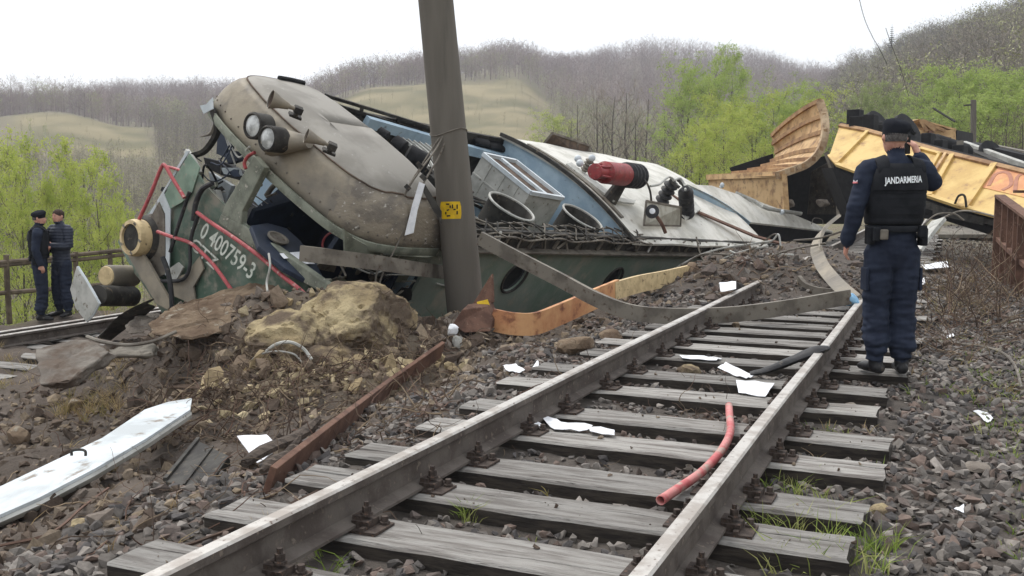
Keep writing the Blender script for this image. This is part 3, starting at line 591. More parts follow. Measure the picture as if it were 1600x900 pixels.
# ------------------------------------------------------------------ wrecked locomotive (own frame: x across, y rearwards, z up)
LR = np.array([[0.6719, 0.563, 0.4812], [-0.5011, 0.824, -0.2643], [-0.5454, -0.0635, 0.8358]]); LT = A(-4.503, 12.008, -1.201)
EXL, EYL, EZL = LR[:, 0], LR[:, 1], LR[:, 2]
def W(*l): return LR @ A(*l) + LT
def LL(px, py, **k):
    o = LR.T @ (CAM - LT); d = LR.T @ ray(px, py); (a, v), = k.items(); i = 'xyz'.index(a); return o + d * ((v - o[i]) / d[i])
def L(px, py, **k): return LR @ LL(px, py, **k) + LT
def Ls(pts, **k): return [L(*p, **k) for p in pts]
MT['green'] = mat('faded green paint', S(66, 88, 74), S(96, 112, 100), s=1.6, c3=S(136, 132, 120), s3=4.5, lo3=.46, hi3=.7, rough=.55, bump=.15, bs=12, bd=.03)
MT['green_side'] = mat('dusty lightened green side paint', S(118, 136, 122), S(138, 148, 138), s=1.6, c3=S(160, 154, 140), s3=3, lo3=.48, hi3=.75, rough=.6, bump=.2, bs=10, bd=.03)  # dusty, and lightened to offset the shade on this down-facing side
MT['scraped'] = mat('scraped roof metal', S(142, 133, 118), S(112, 105, 96), s=2, c3=S(194, 190, 182), s3=9, lo3=.6, hi3=.7, rough=.55, bump=.4, bs=12, bd=.03, st=(2, .6, 3))
MT['green_lt'] = mat('pale green paint', S(138, 160, 142), S(116, 138, 122), s=4, c3=S(158, 152, 138), s3=9, rough=.55, bump=.1)
MT['green_grey'] = mat('scraped grey-green sheet', S(134, 138, 124), S(104, 108, 96), s=6, c3=S(176, 172, 160), s3=12, rough=.7, bump=.3, bs=25)
MT['roof_tan'] = mat('dusty tan roof paint', S(158, 148, 130), S(124, 118, 108), s=1.4, lo=.36, hi=.66, c3=S(98, 92, 85), s3=2.6, lo3=.5, hi3=.8, rough=.6, bump=.3, bs=9, bd=.03)
MT['roof_grey'] = mat('dull grey roof sheet', S(150, 146, 138), S(128, 124, 116), s=1.5, c3=S(176, 174, 168), s3=14, lo3=.64, hi3=.74, rough=.6, bump=.08, bs=20)
MT['roof_white'] = mat('dirty white roof sheet', S(214, 212, 204), S(190, 188, 178), s=2.5, c3=S(138, 130, 116), s3=8, lo3=.6, hi3=.78, rough=.6, bump=.1, bs=16)
MT['blue_lt'] = mat('light blue paint', S(176, 198, 212), S(156, 180, 198), s=3, c3=S(110, 118, 122), s3=8, lo3=.6, hi3=.76, rough=.5, bump=.08)
MT['navy'] = mat('navy blue cab lining', S(40, 50, 68), S(30, 39, 54), s=3, c3=S(86, 92, 98), s3=14, lo3=.66, hi3=.78, rough=.6, bump=.1)
MT['grey_lt'] = mat('light grey machine paint', S(184, 184, 178), S(160, 160, 154), s=4, c3=S(112, 104, 92), s3=12, rough=.6, bump=.1)
MT['red'] = mat('faded red paint', S(156, 62, 64), S(132, 56, 58), s=10, c3=S(150, 118, 104), s3=22, rough=.5, bump=.15)
MT['red_pink'] = mat('scuffed red pipe', S(186, 88, 92), S(160, 74, 78), s=8, c3=S(196, 156, 148), s3=18, lo3=.54, hi3=.7, rough=.5, bump=.1)
MT['cream'] = mat('cream lamp ring', S(214, 192, 148), S(190, 168, 128), s=8, c3=S(120, 100, 76), s3=14, rough=.55, bump=.15)
MT['lens'] = mat('lamp glass', S(206, 208, 206), S(150, 152, 150), s=9, rough=.12, bump=0, spec=.6)
MT['brown'] = mat('brown grille', S(104, 88, 76), S(80, 68, 60), s=6, rough=.85, bump=.4, bs=60)
MT['number'] = mat('worn white lettering', S(202, 206, 196), S(150, 160, 148), s=14, lo=.5, hi=.7, rough=.7, bump=0)
MT['glass_dirty'] = mat('grimy clear plastic', S(176, 174, 162), S(150, 146, 132), s=6, rough=.4, bump=.1)
loco = thing('locomotive', 'wrecked green electric locomotive lying tilted on its side, torn cab facing left', 'locomotive', W(0, 6, 1.0))
# --- front face
b = MB(); zs = list(np.linspace(1.1, 2.8, 14))
lb = spline([(184, 378), (192, 366), (216, 348), (240, 322), (262, 288), (291, 236)], len(zs))
rows = []
for i, z in enumerate(zs):
    row = [L(*lb[i], y=.32), W(-1.12, .06, z)] + [W(x, -.02 + .03 * abs(x) + .07 * float(fbm(x * 1.7, z * 1.9, 3, 44)), z + .03 * math.sin(3 * x + z * 4)) for x in (-.95, -.75, -.55, -.35, -.15, .05, .25, .45, .65, .85, 1.05, 1.22)] + [W(1.42, .08, z), W(1.55, .35, z)]
    rows.append(row)
b.grid(rows, thick=EYL * .03); face = b.build('front_panel', MT['green'], loco, smooth=True)
def lpl(nm, pts, mtl, par=loco, th=.012, bev=0, **k):
    (a, v), = k.items(); n = {'x': EXL, 'y': EYL, 'z': EZL}[a]; sg = {'x': -1, 'y': 1, 'z': -1}[a]
    bb = MB(); bb.prism(Ls(pts, **k), n * sg * th); return bb.build(nm, mtl, par, bevel=bev)
lpl('paint_stripe', [(255, 301), (266, 328), (265, 385), (264, 430), (258, 430), (259, 386), (258, 334), (248, 311)], MT['white_paint'], face, y=-.05)
lpl('paint_stripe', [(291, 236), (296, 236), (256, 301), (238, 334), (233, 334), (262, 286)], MT['white_paint'], face, y=.02)
lpl('pale_panel', [(296, 240), (312, 262), (300, 300), (284, 316), (266, 326), (257, 304)], MT['green_lt'], face, y=-.04)
lpl('grey_panel', [(236, 338), (248, 316), (257, 336), (258, 428), (240, 436), (216, 404), (205, 380)], MT['steel_grey'], face, y=-.045)
# number on the front
def face_text(txt, p0, p1, hgt_, mtl, bold=.012, yv=-.075):
    V, Fc = text_mesh(txt, 1.0, bold); w = V[:, 0].max() - V[:, 0].min(); V[:, 0] = (V[:, 0] - V[:, 0].min()) / w; V[:, 1] = (V[:, 1] - V[:, 1].min()) / (V[:, 1].max() - V[:, 1].min())
    a, c = LL(*p0, y=yv), LL(*p1, y=yv); bb = MB(); bb.add([W(*(a + (c - a) * u + A(0, 0, hgt_ * (v - .5)))) for u, v in V], Fc); return bb.build('number_lettering', mtl, face)
face_text('3 0 400759-3', (303, 347), (396, 426), .205, MT['number']); face_text('CTZ', (300, 378), (338, 414), .15, MT['number'])
# lower marker lamp, hand rails, buffer gear
c = L(234, 372, y=0.02); b = MB(); b.lathe(c, -EYL, [(.22, 0), (.225, .22), (.21, .27), (.165, .275), (.16, .2)], 28, cap=False); lamp = b.build('marker_lamp', MT['cream'], loco, smooth=True)
b = MB(); b.lathe(c, -EYL, [(.163, .15), (.163, .245), (.10, .25), (.05, .245)], 28); b.build('lens', MT['steel_dark'], lamp, smooth=True)
for i in range(5):
    a = i * 1.256 + .4; o_ = c - EYL * .265 + (EXL * math.cos(a) + EZL * math.sin(a)) * .185; b = MB(); b.box(o_, (.05, .02, .03), (EXL, EYL, EZL)); b.build('clip', MT['steel_grey'], lamp)
b = MB(); b.lathe(c + EYL * .02, -EYL, [(.30, 0), (.27, .1), (.235, .14)], 24); b.build('lamp_housing', MT['steel_dark'], loco, smooth=True)
def rod(nm, pts, r, mtl, par=loco, n=8, m=24, **k):
    bb = MB(); bb.tube(spline(Ls(pts, **k), m), r, n); return bb.build(nm, mtl, par, smooth=True)
rod('handrail', [(216, 346), (236, 302), (252, 262), (258, 259), (268, 276), (288, 309)], .022, MT['red_pink'], y=-.16)
rod('handrail', [(257, 260), (268, 262), (284, 267)], .018, MT['red_pink'], y=0)
rod('handrail', [(308, 332), (330, 348), (372, 376), (410, 404), (440, 430), (468, 452), (490, 474)], .024, MT['red_pink'], y=-.12)
rod('handrail', [(246, 362), (268, 370), (296, 379), (312, 392), (332, 412), (350, 436), (369, 464)], .022, MT['red_pink'], y=-.12)
rod('windscreen_seal', [(309, 338), (301, 362), (297, 385), (297, 412), (292, 430), (282, 438), (262, 439), (232, 440)], .022, MT['rubber'], y=-.1)
rod('wiper_arm', [(296, 300), (286, 330), (275, 364), (266, 394)], .022, MT['rubber'], y=-.12)
rod('windscreen_seal', [(332, 286), (316, 296), (306, 318), (302, 345)], .03, MT['rubber'], y=-.1)
b = MB(); b.tube([L(206, 463, y=.05), L(152, 462, y=-.62)], .125, 20); b.build('buffer_stem', MT['steel_dark'], loco, smooth=True)
b = MB(); P = Ls([(122, 417), (134, 436), (147, 458), (156, 474), (146, 492), (137, 502), (120, 480), (112, 452)], y=-.66); cc = sum(P) / 8
b.prism(P, -EYL * .02); buf = b.build('buffer_plate', MT['grey_lt'], loco)
b = MB(); b.tube([p for p in P] + [P[0]], .016, 6); b.build('bent_rim', MT['white_paint'], buf, smooth=True)
b = MB(); c0, c1 = L(166, 431, y=-.3), L(208, 431, y=.15); b.tube([c0, c0 + (c1 - c0) * .06, c1], [.125, .132, .132], 24); cyl = b.build('coupling_drum', MT['roof_tan'], loco, smooth=True)
b = MB(); b.lathe(c0, c0 - c1, [(.118, 0), (.11, .012), (.02, .014)], 24); b.build('drum_face', MT['cream'], cyl, smooth=True)
lpl('skirt_plate', [(186, 363), (197, 360), (212, 380), (232, 410), (268, 474), (262, 484), (244, 474), (214, 424), (199, 398)], MT['roof_tan'], th=.03, y=-.14)
lpl('torn_sheet', [(268, 436), (290, 428), (312, 400), (318, 420), (302, 448), (306, 476), (288, 470), (270, 462)], MT['roof_tan'], th=.02, y=-.06)
lpl('torn_sheet', [(264, 420), (278, 410), (286, 418), (276, 436), (264, 440)], MT['grey_lt'], th=.02, y=-.08)
rod('hose', [(254, 402), (262, 424), (267, 452), (269, 484)], .03, MT['rubber'], y=-.2)
b = MB(); top = spline(Ls([(160, 520), (185, 494), (212, 478), (240, 466)], y=-.5), 14); bot = spline(Ls([(172, 530), (190, 516), (214, 500), (242, 478)], y=-.25), 14); mid = (top + bot) / 2 + A(-.08, -.06, .0)
b.grid([top, mid, bot], thick=A(0, .02, -.02)); b.build('snow_plough', MT['steel_dark'], loco, smooth=True)
# --- cab: pillar, interior, visor, dome
lpl('windscreen_pillar', [(396, 243), (413, 262), (396, 296), (378, 330), (376, 352), (346, 336), (352, 318), (372, 285)], MT['green_grey'], th=.09, bev=.012, y=-.03)
lpl('windscreen_sill', [(345, 334), (380, 352), (420, 378), (500, 436), (528, 452), (520, 466), (470, 440), (400, 392), (340, 348)], MT['green_grey'], th=.1, bev=.012, y=-.03)
b = MB(); b.hexa([W(-1.4, 1.35, 1.4), W(1.5, 1.35, 1.4), W(1.5, 1.4, 1.4), W(-1.4, 1.4, 1.4), W(-.35, 1.35, 3.5), W(1.45, 1.35, 3.5), W(1.45, 1.4, 3.5), W(-.35, 1.4, 3.5)]); b.build('cab_rear_wall', MT['navy'], loco)
b = MB(); b.hexa([W(-1.3, .1, 2.2), W(1.45, .1, 2.2), W(1.45, 1.4, 2.2), W(-1.3, 1.4, 2.2), W(-1.3, .1, 2.25), W(1.45, .1, 2.25), W(1.45, 1.4, 2.25), W(-1.3, 1.4, 2.25)]); b.build('cab_floor', MT['black'], loco)
b = MB(); b.hexa([W(.14, .15, 2.25), W(.2, .15, 2.25), W(.2, 1.35, 2.25), W(.14, 1.35, 2.25), W(.14, .15, 2.9), W(.2, .15, 2.9), W(.2, 1.35, 3.35), W(.14, 1.35, 3.35)]); b.build('cab_partition', MT['navy'], loco)
dsk = lpl('control_desk', [(392, 352), (418, 348), (448, 356), (470, 376), (492, 406), (506, 434), (478, 436), (444, 418), (404, 384)], MT['navy'], th=.06, bev=.01, z=2.86)
c = L(434, 373, z=2.885); b = MB(); b.lathe(c, EZL, [(.12, 0), (.125, .02), (.10, .025), (.09, .005)], 24); b.build('gauge', MT['steel_grey'], dsk, smooth=True)
lpl('document', [(437, 396), (470, 393), (492, 412), (478, 412), (462, 402), (444, 404)], MT['paper'], dsk, th=.004, z=2.89)
c = L(521, 380, y=.7); b = MB(); b.tube([c + (EXL * math.cos(a) + (EZL * .9 + EYL * .4) * math.sin(a)) * .14 for a in np.linspace(0, 2 * math.pi, 33)], .014, 8, cap=False); b.build('hand_wheel', MT['red'], loco, smooth=True)
b = MB(); b.tube(spline([L(416, 306, y=.35), L(428, 290, y=.35), L(438, 286, y=.35)], 8), .03, 8).tube([L(416, 308, y=.33), L(432, 302, y=.33)], .014, 6); b.build('cab_fitting', MT['steel_grey'], loco, smooth=True)
lpl('shelf', [(326, 268), (362, 290), (352, 320), (338, 302), (330, 292)], MT['white_paint'], th=.06, y=.45)
lpl('shelf', [(344, 262), (370, 262), (376, 274), (350, 272)], MT['white_paint'], th=.05, y=.55)
lpl('cab_bracket', [(327, 300), (337, 296), (343, 316), (348, 330), (336, 334), (330, 318)], MT['grey_lt'], th=.08, bev=.01, y=.1)
lpl('side_locker', [(340, 210), (352, 204), (360, 214), (352, 246), (338, 240)], MT['navy'], th=.1, y=.75)
lpl('side_locker', [(351, 240), (368, 236), (372, 250), (356, 256)], MT['navy'], th=.1, y=.7)
lpl('side_locker', [(318, 246), (350, 254), (380, 270), (376, 282), (346, 274), (322, 262)], MT['black'], th=.1, y=.8)
b = MB(); b.tube(spline([L(332, 170, y=.2), L(340, 198, y=.2), L(335, 216, y=.2), L(320, 236, y=.15), L(302, 243, y=.1)], 16), .05, 6, ry=.03); b.build('bent_pillar', MT['steel_dark'], loco, smooth=True)
b = MB(); b.tube(spline([L(292, 238, y=.1), L(302, 252, y=.05), L(312, 272, y=.05)], 8), .04, 6, ry=.05); b.build('torn_edge', MT['grey_lt'], loco, smooth=True)
b = MB(); b.tube(spline([L(338, 190, y=.3), L(330, 208, y=.3), L(313, 214, y=.3)], 8), [.03] * 4 + [.02, .015, .01, .005], 6); b.build('torn_strip', MT['steel_grey'], loco, smooth=True)
lpl('torn_strip', [(312, 165), (322, 163), (332, 152), (333, 170), (318, 178)], MT['white_paint'], th=.01, y=.15)
rod('hand_grip', [(398, 238), (388, 244), (382, 254), (384, 264)], .02, MT['red'], y=-.12)
def outline(a):                                        # cab roof outline: far side, round front, near side; a in 0..1
    pts = [(-1.5, 1.42), (-1.52, 1.1), (-1.5, .7), (-1.36, .34), (-.95, .19), (-.4, .13), (.2, .13), (.8, .17), (1.25, .26), (1.52, .48), (1.62, .85), (1.64, 1.2), (1.64, 1.62)]
    return spline(np.array([(*p, 0) for p in pts]), len(a))[:, :2]
NA = 110; oc = outline(np.zeros(NA)); FK = [0, .012, .035, .07, .12, .19, .20, .36, .6, .85, 1.0]; HK = [0, .12, .24, .35, .45, .53, .545, .60, .645, .66, .662]
rows = []
for f, h in zip(FK, HK):
    sp_ = np.stack([oc[:, 0] * 0 + .05, np.clip(oc[:, 1], .75, 1.45)], -1); q = oc + (sp_ - oc) * f
    rows.append([W(x, y + .02, 3.40 + h + .03 * h * float(fbm(x * 2.2, y * 2.2, 3, 61)) - .10 * min(h, .3) * float(sstep(.0, .45, fbm(x * 3, y * 3 + h, 2, 77))) * float(sstep(.5, 1.4, x))) for x, y in q])
b = MB(); b.grid(rows[:6] ); V1 = len(b.f); b.grid(rows[5:], mi=1); 
for i_, f_ in enumerate(b.f):
    if b.m[i_] == 0:
        l_ = LR.T @ (np.mean([b.v[q_] for q_ in f_], 0) - LT)
        if l_[0] + .35 * float(fbm(l_[1] * 3, l_[2] * 6, 3, 5)) > 1.05 and l_[2] < 3.9: b.m[i_] = 2
dome = b.build('cab_roof', [MT['roof_tan'], MT['roof_grey'], MT['scraped']], loco, smooth=True, angle=60)
for k_ in range(6, NA - 4, 3):
    rv = MB(); rv.ball(np.asarray(rows[1][k_]) - EYL * .004, .012, 6, 4); rv.build('rivet', MT['steel_grey'], dome)
so = dome.modifiers.new('solid', 'SOLIDIFY'); so.thickness = .03; so.offset = -1
b = MB(); b.tube([np.asarray(p) + EZL * .004 for p in rows[5][3:-3]], .010, 6); b.build('roof_seam', MT['brown'], dome, smooth=True)
b = MB(); b.tube([W(x - .0, y - .02, 3.38) for x, y in oc], .028, 6, ry=.055, up=EZL); vis = b.build('rain_gutter', MT['green_grey'], dome, smooth=True)
b = MB(); b.tube([np.asarray(p) + EZL * .02 for p in rows[6][1:13]], .03, 6); b.build('roof_edge_strip', MT['black'], dome)
# headlights and horns
cs = [L(400, 197, y=-.12), L(423, 217, y=-.12)]
for c, r, in zip(cs, (.135, .13)):
    b = MB(); b.lathe(c + EYL * .15, -EYL, [(r * 1.08, 0), (r * 1.1, .2), (r * .95, .215), (r * .86, .19)], 28, cap=False); hl = b.build('headlight', MT['steel_dark'], loco, smooth=True)
    b = MB(); b.lathe(c + EYL * .15, -EYL, [(r * .88, .17), (r * .88, .188), (r * .6, .205), (r * .25, .213)], 28); b.build('lens', MT['lens'], hl, smooth=True)
c = (cs[0] + cs[1]) / 2 + EYL * .13 - EZL * .06; e = L(484, 222, z=3.97); n_ = 10; tt = np.linspace(0, 1, n_)
b = MB(); b.tube([c + EYL * .06 + (e - c - EYL * .06) * t - EZL * .03 * (1 - t) for t in tt], .25 - .16 * tt ** .9, 20, ry=.165 - .10 * tt, up=EZL); b.build('headlight_fairing', MT['roof_tan'], loco, smooth=True)
for bell, end, mnt, r in (((423, 155), (466, 172), (461, 181), .10), ((479, 212), (519, 229), (514, 237), .075)):
    p0, p1, p2 = L(*bell, z=4.26), L(*end, z=4.26), L(*mnt, z=4.1); d = unit(p1 - p0); ln = np.linalg.norm(p1 - p0)
    b = MB(); b.lathe(p0, d, [(r * .92, 0.0), (r, -.005), (r, .01), (r * .62, .1), (r * .36, .2), (r * .26, .3 * ln + .1), (r * .2, ln)], 24, cap=False); hn = b.build('horn', MT['roof_tan'], loco, smooth=True)
    b = MB(); b.lathe(p0, d, [(r * .9, .012), (.01, .12)], 16, cap=False); b.build('bell_throat', MT['brown'], hn, smooth=True)
    b = MB(); b.box(p1, (.09, .09, .07), (d, np.cross(EZL, d), EZL)).tube([p1, p2], .03, 8).box(p2, (.14, .10, .03), (d, np.cross(EZL, d), EZL)); b.build('horn_mount', MT['steel_dark'], hn, bevel=.006)
# near cab side, smashed
lpl('torn_side', [(538, 358), (552, 372), (600, 398), (660, 402), (690, 402), (690, 412), (648, 412), (640, 428), (632, 414), (590, 408), (560, 398), (552, 420), (540, 408)], MT['green_grey'], th=.03, x=1.56)
lpl('torn_side', [(500, 440), (520, 438), (516, 480), (500, 500), (490, 486)], MT['green_grey'], th=.04, x=1.5)
lpl('cab_side_panel', [(560, 470), (640, 460), (700, 430), (700, 486), (610, 500)], MT['green_grey'], th=.03, x=1.5)
b = MB(); b.hexa([W(1.1, .2, 1.3), W(1.16, .2, 1.3), W(1.16, 2.4, 1.3), W(1.1, 2.4, 1.3), W(1.1, .5, 3.3), W(1.16, .5, 3.3), W(1.16, 2.4, 3.3), W(1.1, 2.4, 3.3)]); b.build('cab_lining', MT['navy'], loco)
# --- body shell
def holes_plate(nm, outer, holes, to3, nvec, mtl, par):
    bm = bmesh.new()
    for ringp in [outer] + holes:
        vs = [bm.verts.new((*p, 0)) for p in ringp]
        for i in range(len(vs)): bm.edges.new((vs[i], vs[(i + 1) % len(vs)]))
    bmesh.ops.triangle_fill(bm, use_beauty=True, use_dissolve=False, edges=bm.edges[:])
    for v in bm.verts: v.co = Vector(to3(v.co.x, v.co.y))
    bmesh.ops.recalc_face_normals(bm, faces=bm.faces); me = bpy.data.meshes.new(nm); bm.to_mesh(me); bm.free()
    o = link(nm, me, mtl, par); s = o.modifiers.new('solid', 'SOLIDIFY'); s.thickness = .04; s.offset = 0; return o
def circ(cx_, cy_, r, n=28): return [(cx_ + r * math.cos(2 * math.pi * i / n), cy_ + r * math.sin(2 * math.pi * i / n)) for i in range(n)]
H1, H2 = LL(803, 432, x=1.5), LL(955, 437, x=1.5); H3 = H2 + A(0, H2[1] - H1[1], 0)
ph = [(H1[1], H1[2]), (H2[1], H2[2]), (H3[1], H3[2]), (2 * H2[1] - H1[1] + (H2[1] - H1[1]), H2[2])]
holes_plate('side_wall', [(1.75, .9), (18.5, .9), (18.5, 3.36), (1.75, 3.36)], [circ(y, z, .24) for y, z in ph], lambda u, v: W(1.5, u, v), EXL, MT['green_side'], loco)
for y, z in ph:
    b = MB(); b.tube([W(1.525, y + .25 * math.cos(t), z + .25 * math.sin(t)) for t in np.linspace(0, 2 * math.pi, 33)], .02, 6, cap=False); pr = b.build('porthole', MT['steel_dark'], loco, smooth=True)
    b = MB(); b.prism([W(1.44, y + .25 * math.cos(t), z + .25 * math.sin(t)) for t in np.linspace(0, 2 * math.pi, 24, endpoint=False)], -EXL * .01); b.build('pane', MT['black'], pr)  # black disc standing in for the dark inside of the porthole
b = MB(); b.box(W(1.50, 10.2, 3.50), (.05, 16.6, .27), (EXL, EYL, EZL)); b.build('roof_band', MT['steel_dark'], loco)
b = MB(); b.box(W(1.56, 10.2, 3.365), (.14, 16.9, .03), (EXL, EYL, EZL)); b.build('rain_gutter', MT['steel_grey'], loco, bevel=.005)
for y in np.arange(2.4, 18, .62):
    b = MB(); b.hexa([W(1.53, y - .02, 3.40), W(1.57, y - .02, 3.40), W(1.57, y + .02, 3.40), W(1.53, y + .02, 3.40), W(1.53, y + .03, 3.62), W(1.55, y + .03, 3.62), W(1.55, y + .07, 3.62), W(1.53, y + .07, 3.62)]); b.build('bracket', MT['steel_grey'], loco)
b = MB(); b.box(W(-1.46, 7, 2.4), (.05, 10.4, 2.4), (EXL, EYL, EZL)); b.build('far_side_wall', MT['steel_dark'], loco)
b = MB(); b.box(W(0, 10, 2.1), (2.8, 16.4, .08), (EXL, EYL, EZL)); b.build('machine_room_floor', MT['black'], loco)
b = MB(); b.box(W(0, 1.74, 2.7), (2.85, .06, 1.8), (EXL, EYL, EZL)); b.build('bulkhead', MT['blue_lt'], loco)
def archsheet(y0, y1, x0=-1.5, x1=1.62, z0=3.60, hh=.20, n=16, m=6, wob=.0):
    xs_ = np.linspace(x0, x1, n); return [[W(x, y, z0 + hh * (1 - (x / 1.6) ** 2) + wob * math.sin(3 * y + 2 * x)) for x in xs_] for y in np.linspace(y0, y1, m)]
b = MB(); xs_ = np.linspace(-1.5, 1.5, 14)
b.grid([[W(x, 6.42 + .02 * math.sin(x * 3), z) for x in xs_] for z in (2.2, 2.8, 3.2)] + [[W(x, 6.42, 3.57 + .2 * (1 - (x / 1.6) ** 2)) for x in xs_]], thick=EYL * .05); b.build('bulkhead', MT['blue_lt'], loco, smooth=True)
b = MB(); b.grid(archsheet(6.35, 12.3, wob=.012, m=14), thick=-EZL * .035); rs = b.build('roof_section', MT['roof_white'], loco, smooth=True)
b = MB(); b.tube([W(x, 6.34, 3.625 + .2 * (1 - (x / 1.6) ** 2)) for x in np.linspace(-1.5, 1.62, 14)], .03, 4, up=EZL, rect=True); b.build('edge_strip', MT['steel_dark'], rs)
b = MB(); b.tube([W(x, 6.62, 3.625 + .2 * (1 - (x / 1.6) ** 2)) for x in np.linspace(-1.1, 1.1, 12)], .045, 4, ry=.012, up=EZL, rect=True); b.build('edge_strip', MT['steel_grey'], rs)
lpl('cover_strip', [(884, 258), (892, 256), (962, 310), (992, 315), (990, 320), (958, 316)], MT['grey_lt'], rs, th=-.03, z=3.80)
lpl('seam_rod', [(1040, 300), (1042, 300), (1090, 331), (1180, 369), (1262, 392), (1260, 394), (1178, 371.5), (1088, 333)], MT['rust'], rs, th=-.03, z=3.78)
# lifted roof section at the rear
Aq, Bq, Cq, Dq, Eq = L(1074, 288, z=3.95), L(1172, 347, z=3.72), L(1302, 362, z=3.60), L(1236, 326, z=3.8), L(1112, 290, z=4.0)
fr = [Aq + (Bq - Aq) * t + EZL * .06 * math.sin(math.pi * t) for t in np.linspace(0, 1, 10)]; bk = [Eq + (Cq - Eq) * t + EZL * .05 * math.sin(math.pi * t) for t in np.linspace(0, 1, 10)]
bk[5:] = [p for p in bk[5:]]
b = MB(); b.grid([[f + (k_ - f) * t for f, k_ in zip(fr, bk)] for t in np.linspace(0, 1, 8)], thick=-EZL * .04); r3 = b.build('roof_section', MT['roof_white'], loco, smooth=True)
tag(r3, 'rear roof section lifted off its seat, blue along the front')
b = MB(); b.grid([fr, [p - EZL * .42 for p in fr]], thick=EYL * .04); b.build('front_skirt', MT['blue_lt'], r3, smooth=True)
b = MB(); b.grid([[f[-1] - EZL * .04 for f in [fr]][0:1] + [Cq - EZL * .04], [Bq - EZL * .42, Cq - EZL * .42]], thick=-EXL * .04); b.build('side_skirt', MT['black'], r3)
b = MB(); b.tube(spline(Ls([(1150, 302), (1180, 315), (1200, 326), (1252, 334)], z=3.95), 10), .03, 6, ry=.05); b.build('cover_strip', MT['grey_lt'], r3)
for p in ((1126, 293), (1220, 335)):
    c = L(*p, z=3.9); b = MB(); b.ball(c + EZL * .06, (.05, .05, .06)); b.lathe(c, EZL, [(.04, 0), (.03, .05)], 8); b.build('knob', MT['white_paint'], r3, smooth=True)
b = MB(); b.tube(spline(Ls([(1268, 350), (1272, 341), (1284, 343), (1286, 351)], z=3.75), 12), .012, 6); b.build('lifting_eye', MT['steel_grey'], r3)
# --- machine room contents
def beam(nm, pts, w, h, mtl, par=loco, m=10, up=EZL, **k):
    bb = MB(); bb.tube(spline(Ls(pts, **k), m), w, 4, ry=h, up=up, rect=True); return bb.build(nm, mtl, par)
beam('roof_beam', [(572, 190), (690, 223), (740, 236), (812, 254)], .05, .075, MT['blue_lt'], x=-1.3)
for dz, m_ in ((0, 'steel_dark'), (10, 'steel_dark'), (20, 'steel_dark')):
    beam('walkway_rail', [(508, 149 + dz), (600, 177 + dz), (694, 206 + dz)], .018, .022, MT[m_], x=-1.42)
for p in ((510, 150), (566, 167), (622, 184), (690, 205)):
    beam('walkway_post', [p, (p[0] - 6, p[1] + 26)], .02, .02, MT['steel_dark'], m=2, up=EYL, x=-1.42)
beam('walkway_rail', [(745, 216), (800, 228), (838, 244)], .03, .03, MT['black'], x=-1.45)
for i, p in enumerate([(640, 204), (662, 212), (682, 218), (752, 222), (770, 228), (788, 233), (806, 239), (822, 245)]):
    c = L(*p, x=-1.4); b = MB(); b.tube([c - EYL * .2, c - EYL * .16, c + EYL * .16, c + EYL * .2], [.04, .085, .085, .04], 10, ry=[.03, .06, .06, .03], up=EZL); b.build('cable_box', MT['black'], loco, smooth=True)
for i, (p, q_, r) in enumerate((((614, 222), (632, 234), .12), ((634, 240), (668, 258), .15), ((590, 206), (606, 216), .09))):
    b = MB(); a, e = L(*p, z=3.55), L(*q_, z=3.55); b.tube([a, a + (e - a) * .08, e - (e - a) * .08, e], [r * .7, r, r, r * .7], 18); b.build('air_reservoir', MT['black'], loco, smooth=True)
for i in range(7):
    x0 = 628 + i * 9; beam('duct_rib', [(x0, 216 + i * 2.2), (x0 + 26, 238 + i * 2.2), (x0 + 42, 262 + i * 3)], .012, .02, MT['grey_lt'], m=6, z=3.45)
for i in range(9):
    c = L(668 + 16 * (i % 4) + 7 * (i // 4), 262 + 9 * (i % 4) + 12 * (i // 4), z=3.3); b = MB(); b.box(c, (.16 + .05 * (i % 3), .2, .14 + .04 * (i % 2)), (EXL, EYL, EZL)); b.build('equipment_box', [MT['steel_dark'], MT['grey_lt'], MT['blue_lt'], MT['steel_grey']][i % 4], loco, bevel=.01)
tp = [LL(755, 241, z=3.78), LL(806, 252, z=3.78), LL(880, 310, z=3.78), LL(829, 301, z=3.78)]
b = MB(); b.hexa([W(*(p - A(0, 0, .62))) for p in tp] + [W(*(p - A(0, 0, .03))) for p in tp]); vb = b.build('ventilator_box', MT['grey_lt'], loco)
cen = sum(tp) / 4
b = MB()
for i in range(4): b.tube([W(*tp[i]), W(*tp[(i + 1) % 4])], .022, 4, ry=.03, up=EZL, rect=True)
b.build('frame', MT['white_paint'], vb)
b = MB(); b.tube([W(*((tp[0] + tp[1]) / 2)), W(*((tp[2] + tp[3]) / 2))], .035, 4, ry=.02, up=EZL, rect=True); b.build('frame', MT['white_paint'], vb)
b = MB(); b.prism([W(*(cen + (p - cen) * .97 + A(0, 0, -.028))) for p in tp], EZL * .004); b.build('grille', MT['brown'], vb)
for k_ in range(3):
    e0, e1 = tp[0], tp[3]; f = .22 + k_ * .28; m0 = e0 + (e1 - e0) * f; b = MB(); b.tube([W(*(m0 - A(-.0, .0, .05))), W(*(m0 - A(0, 0, .6)))], .012, 4, rect=True, up=EYL); b.build('rib', MT['grey_lt'], vb)
b = MB(); b.tube([W(*(tp[0] - A(0, 0, .32))), W(*(tp[3] - A(0, 0, .32)))], .012, 4, rect=True, up=EZL); b.build('rib', MT['grey_lt'], vb)
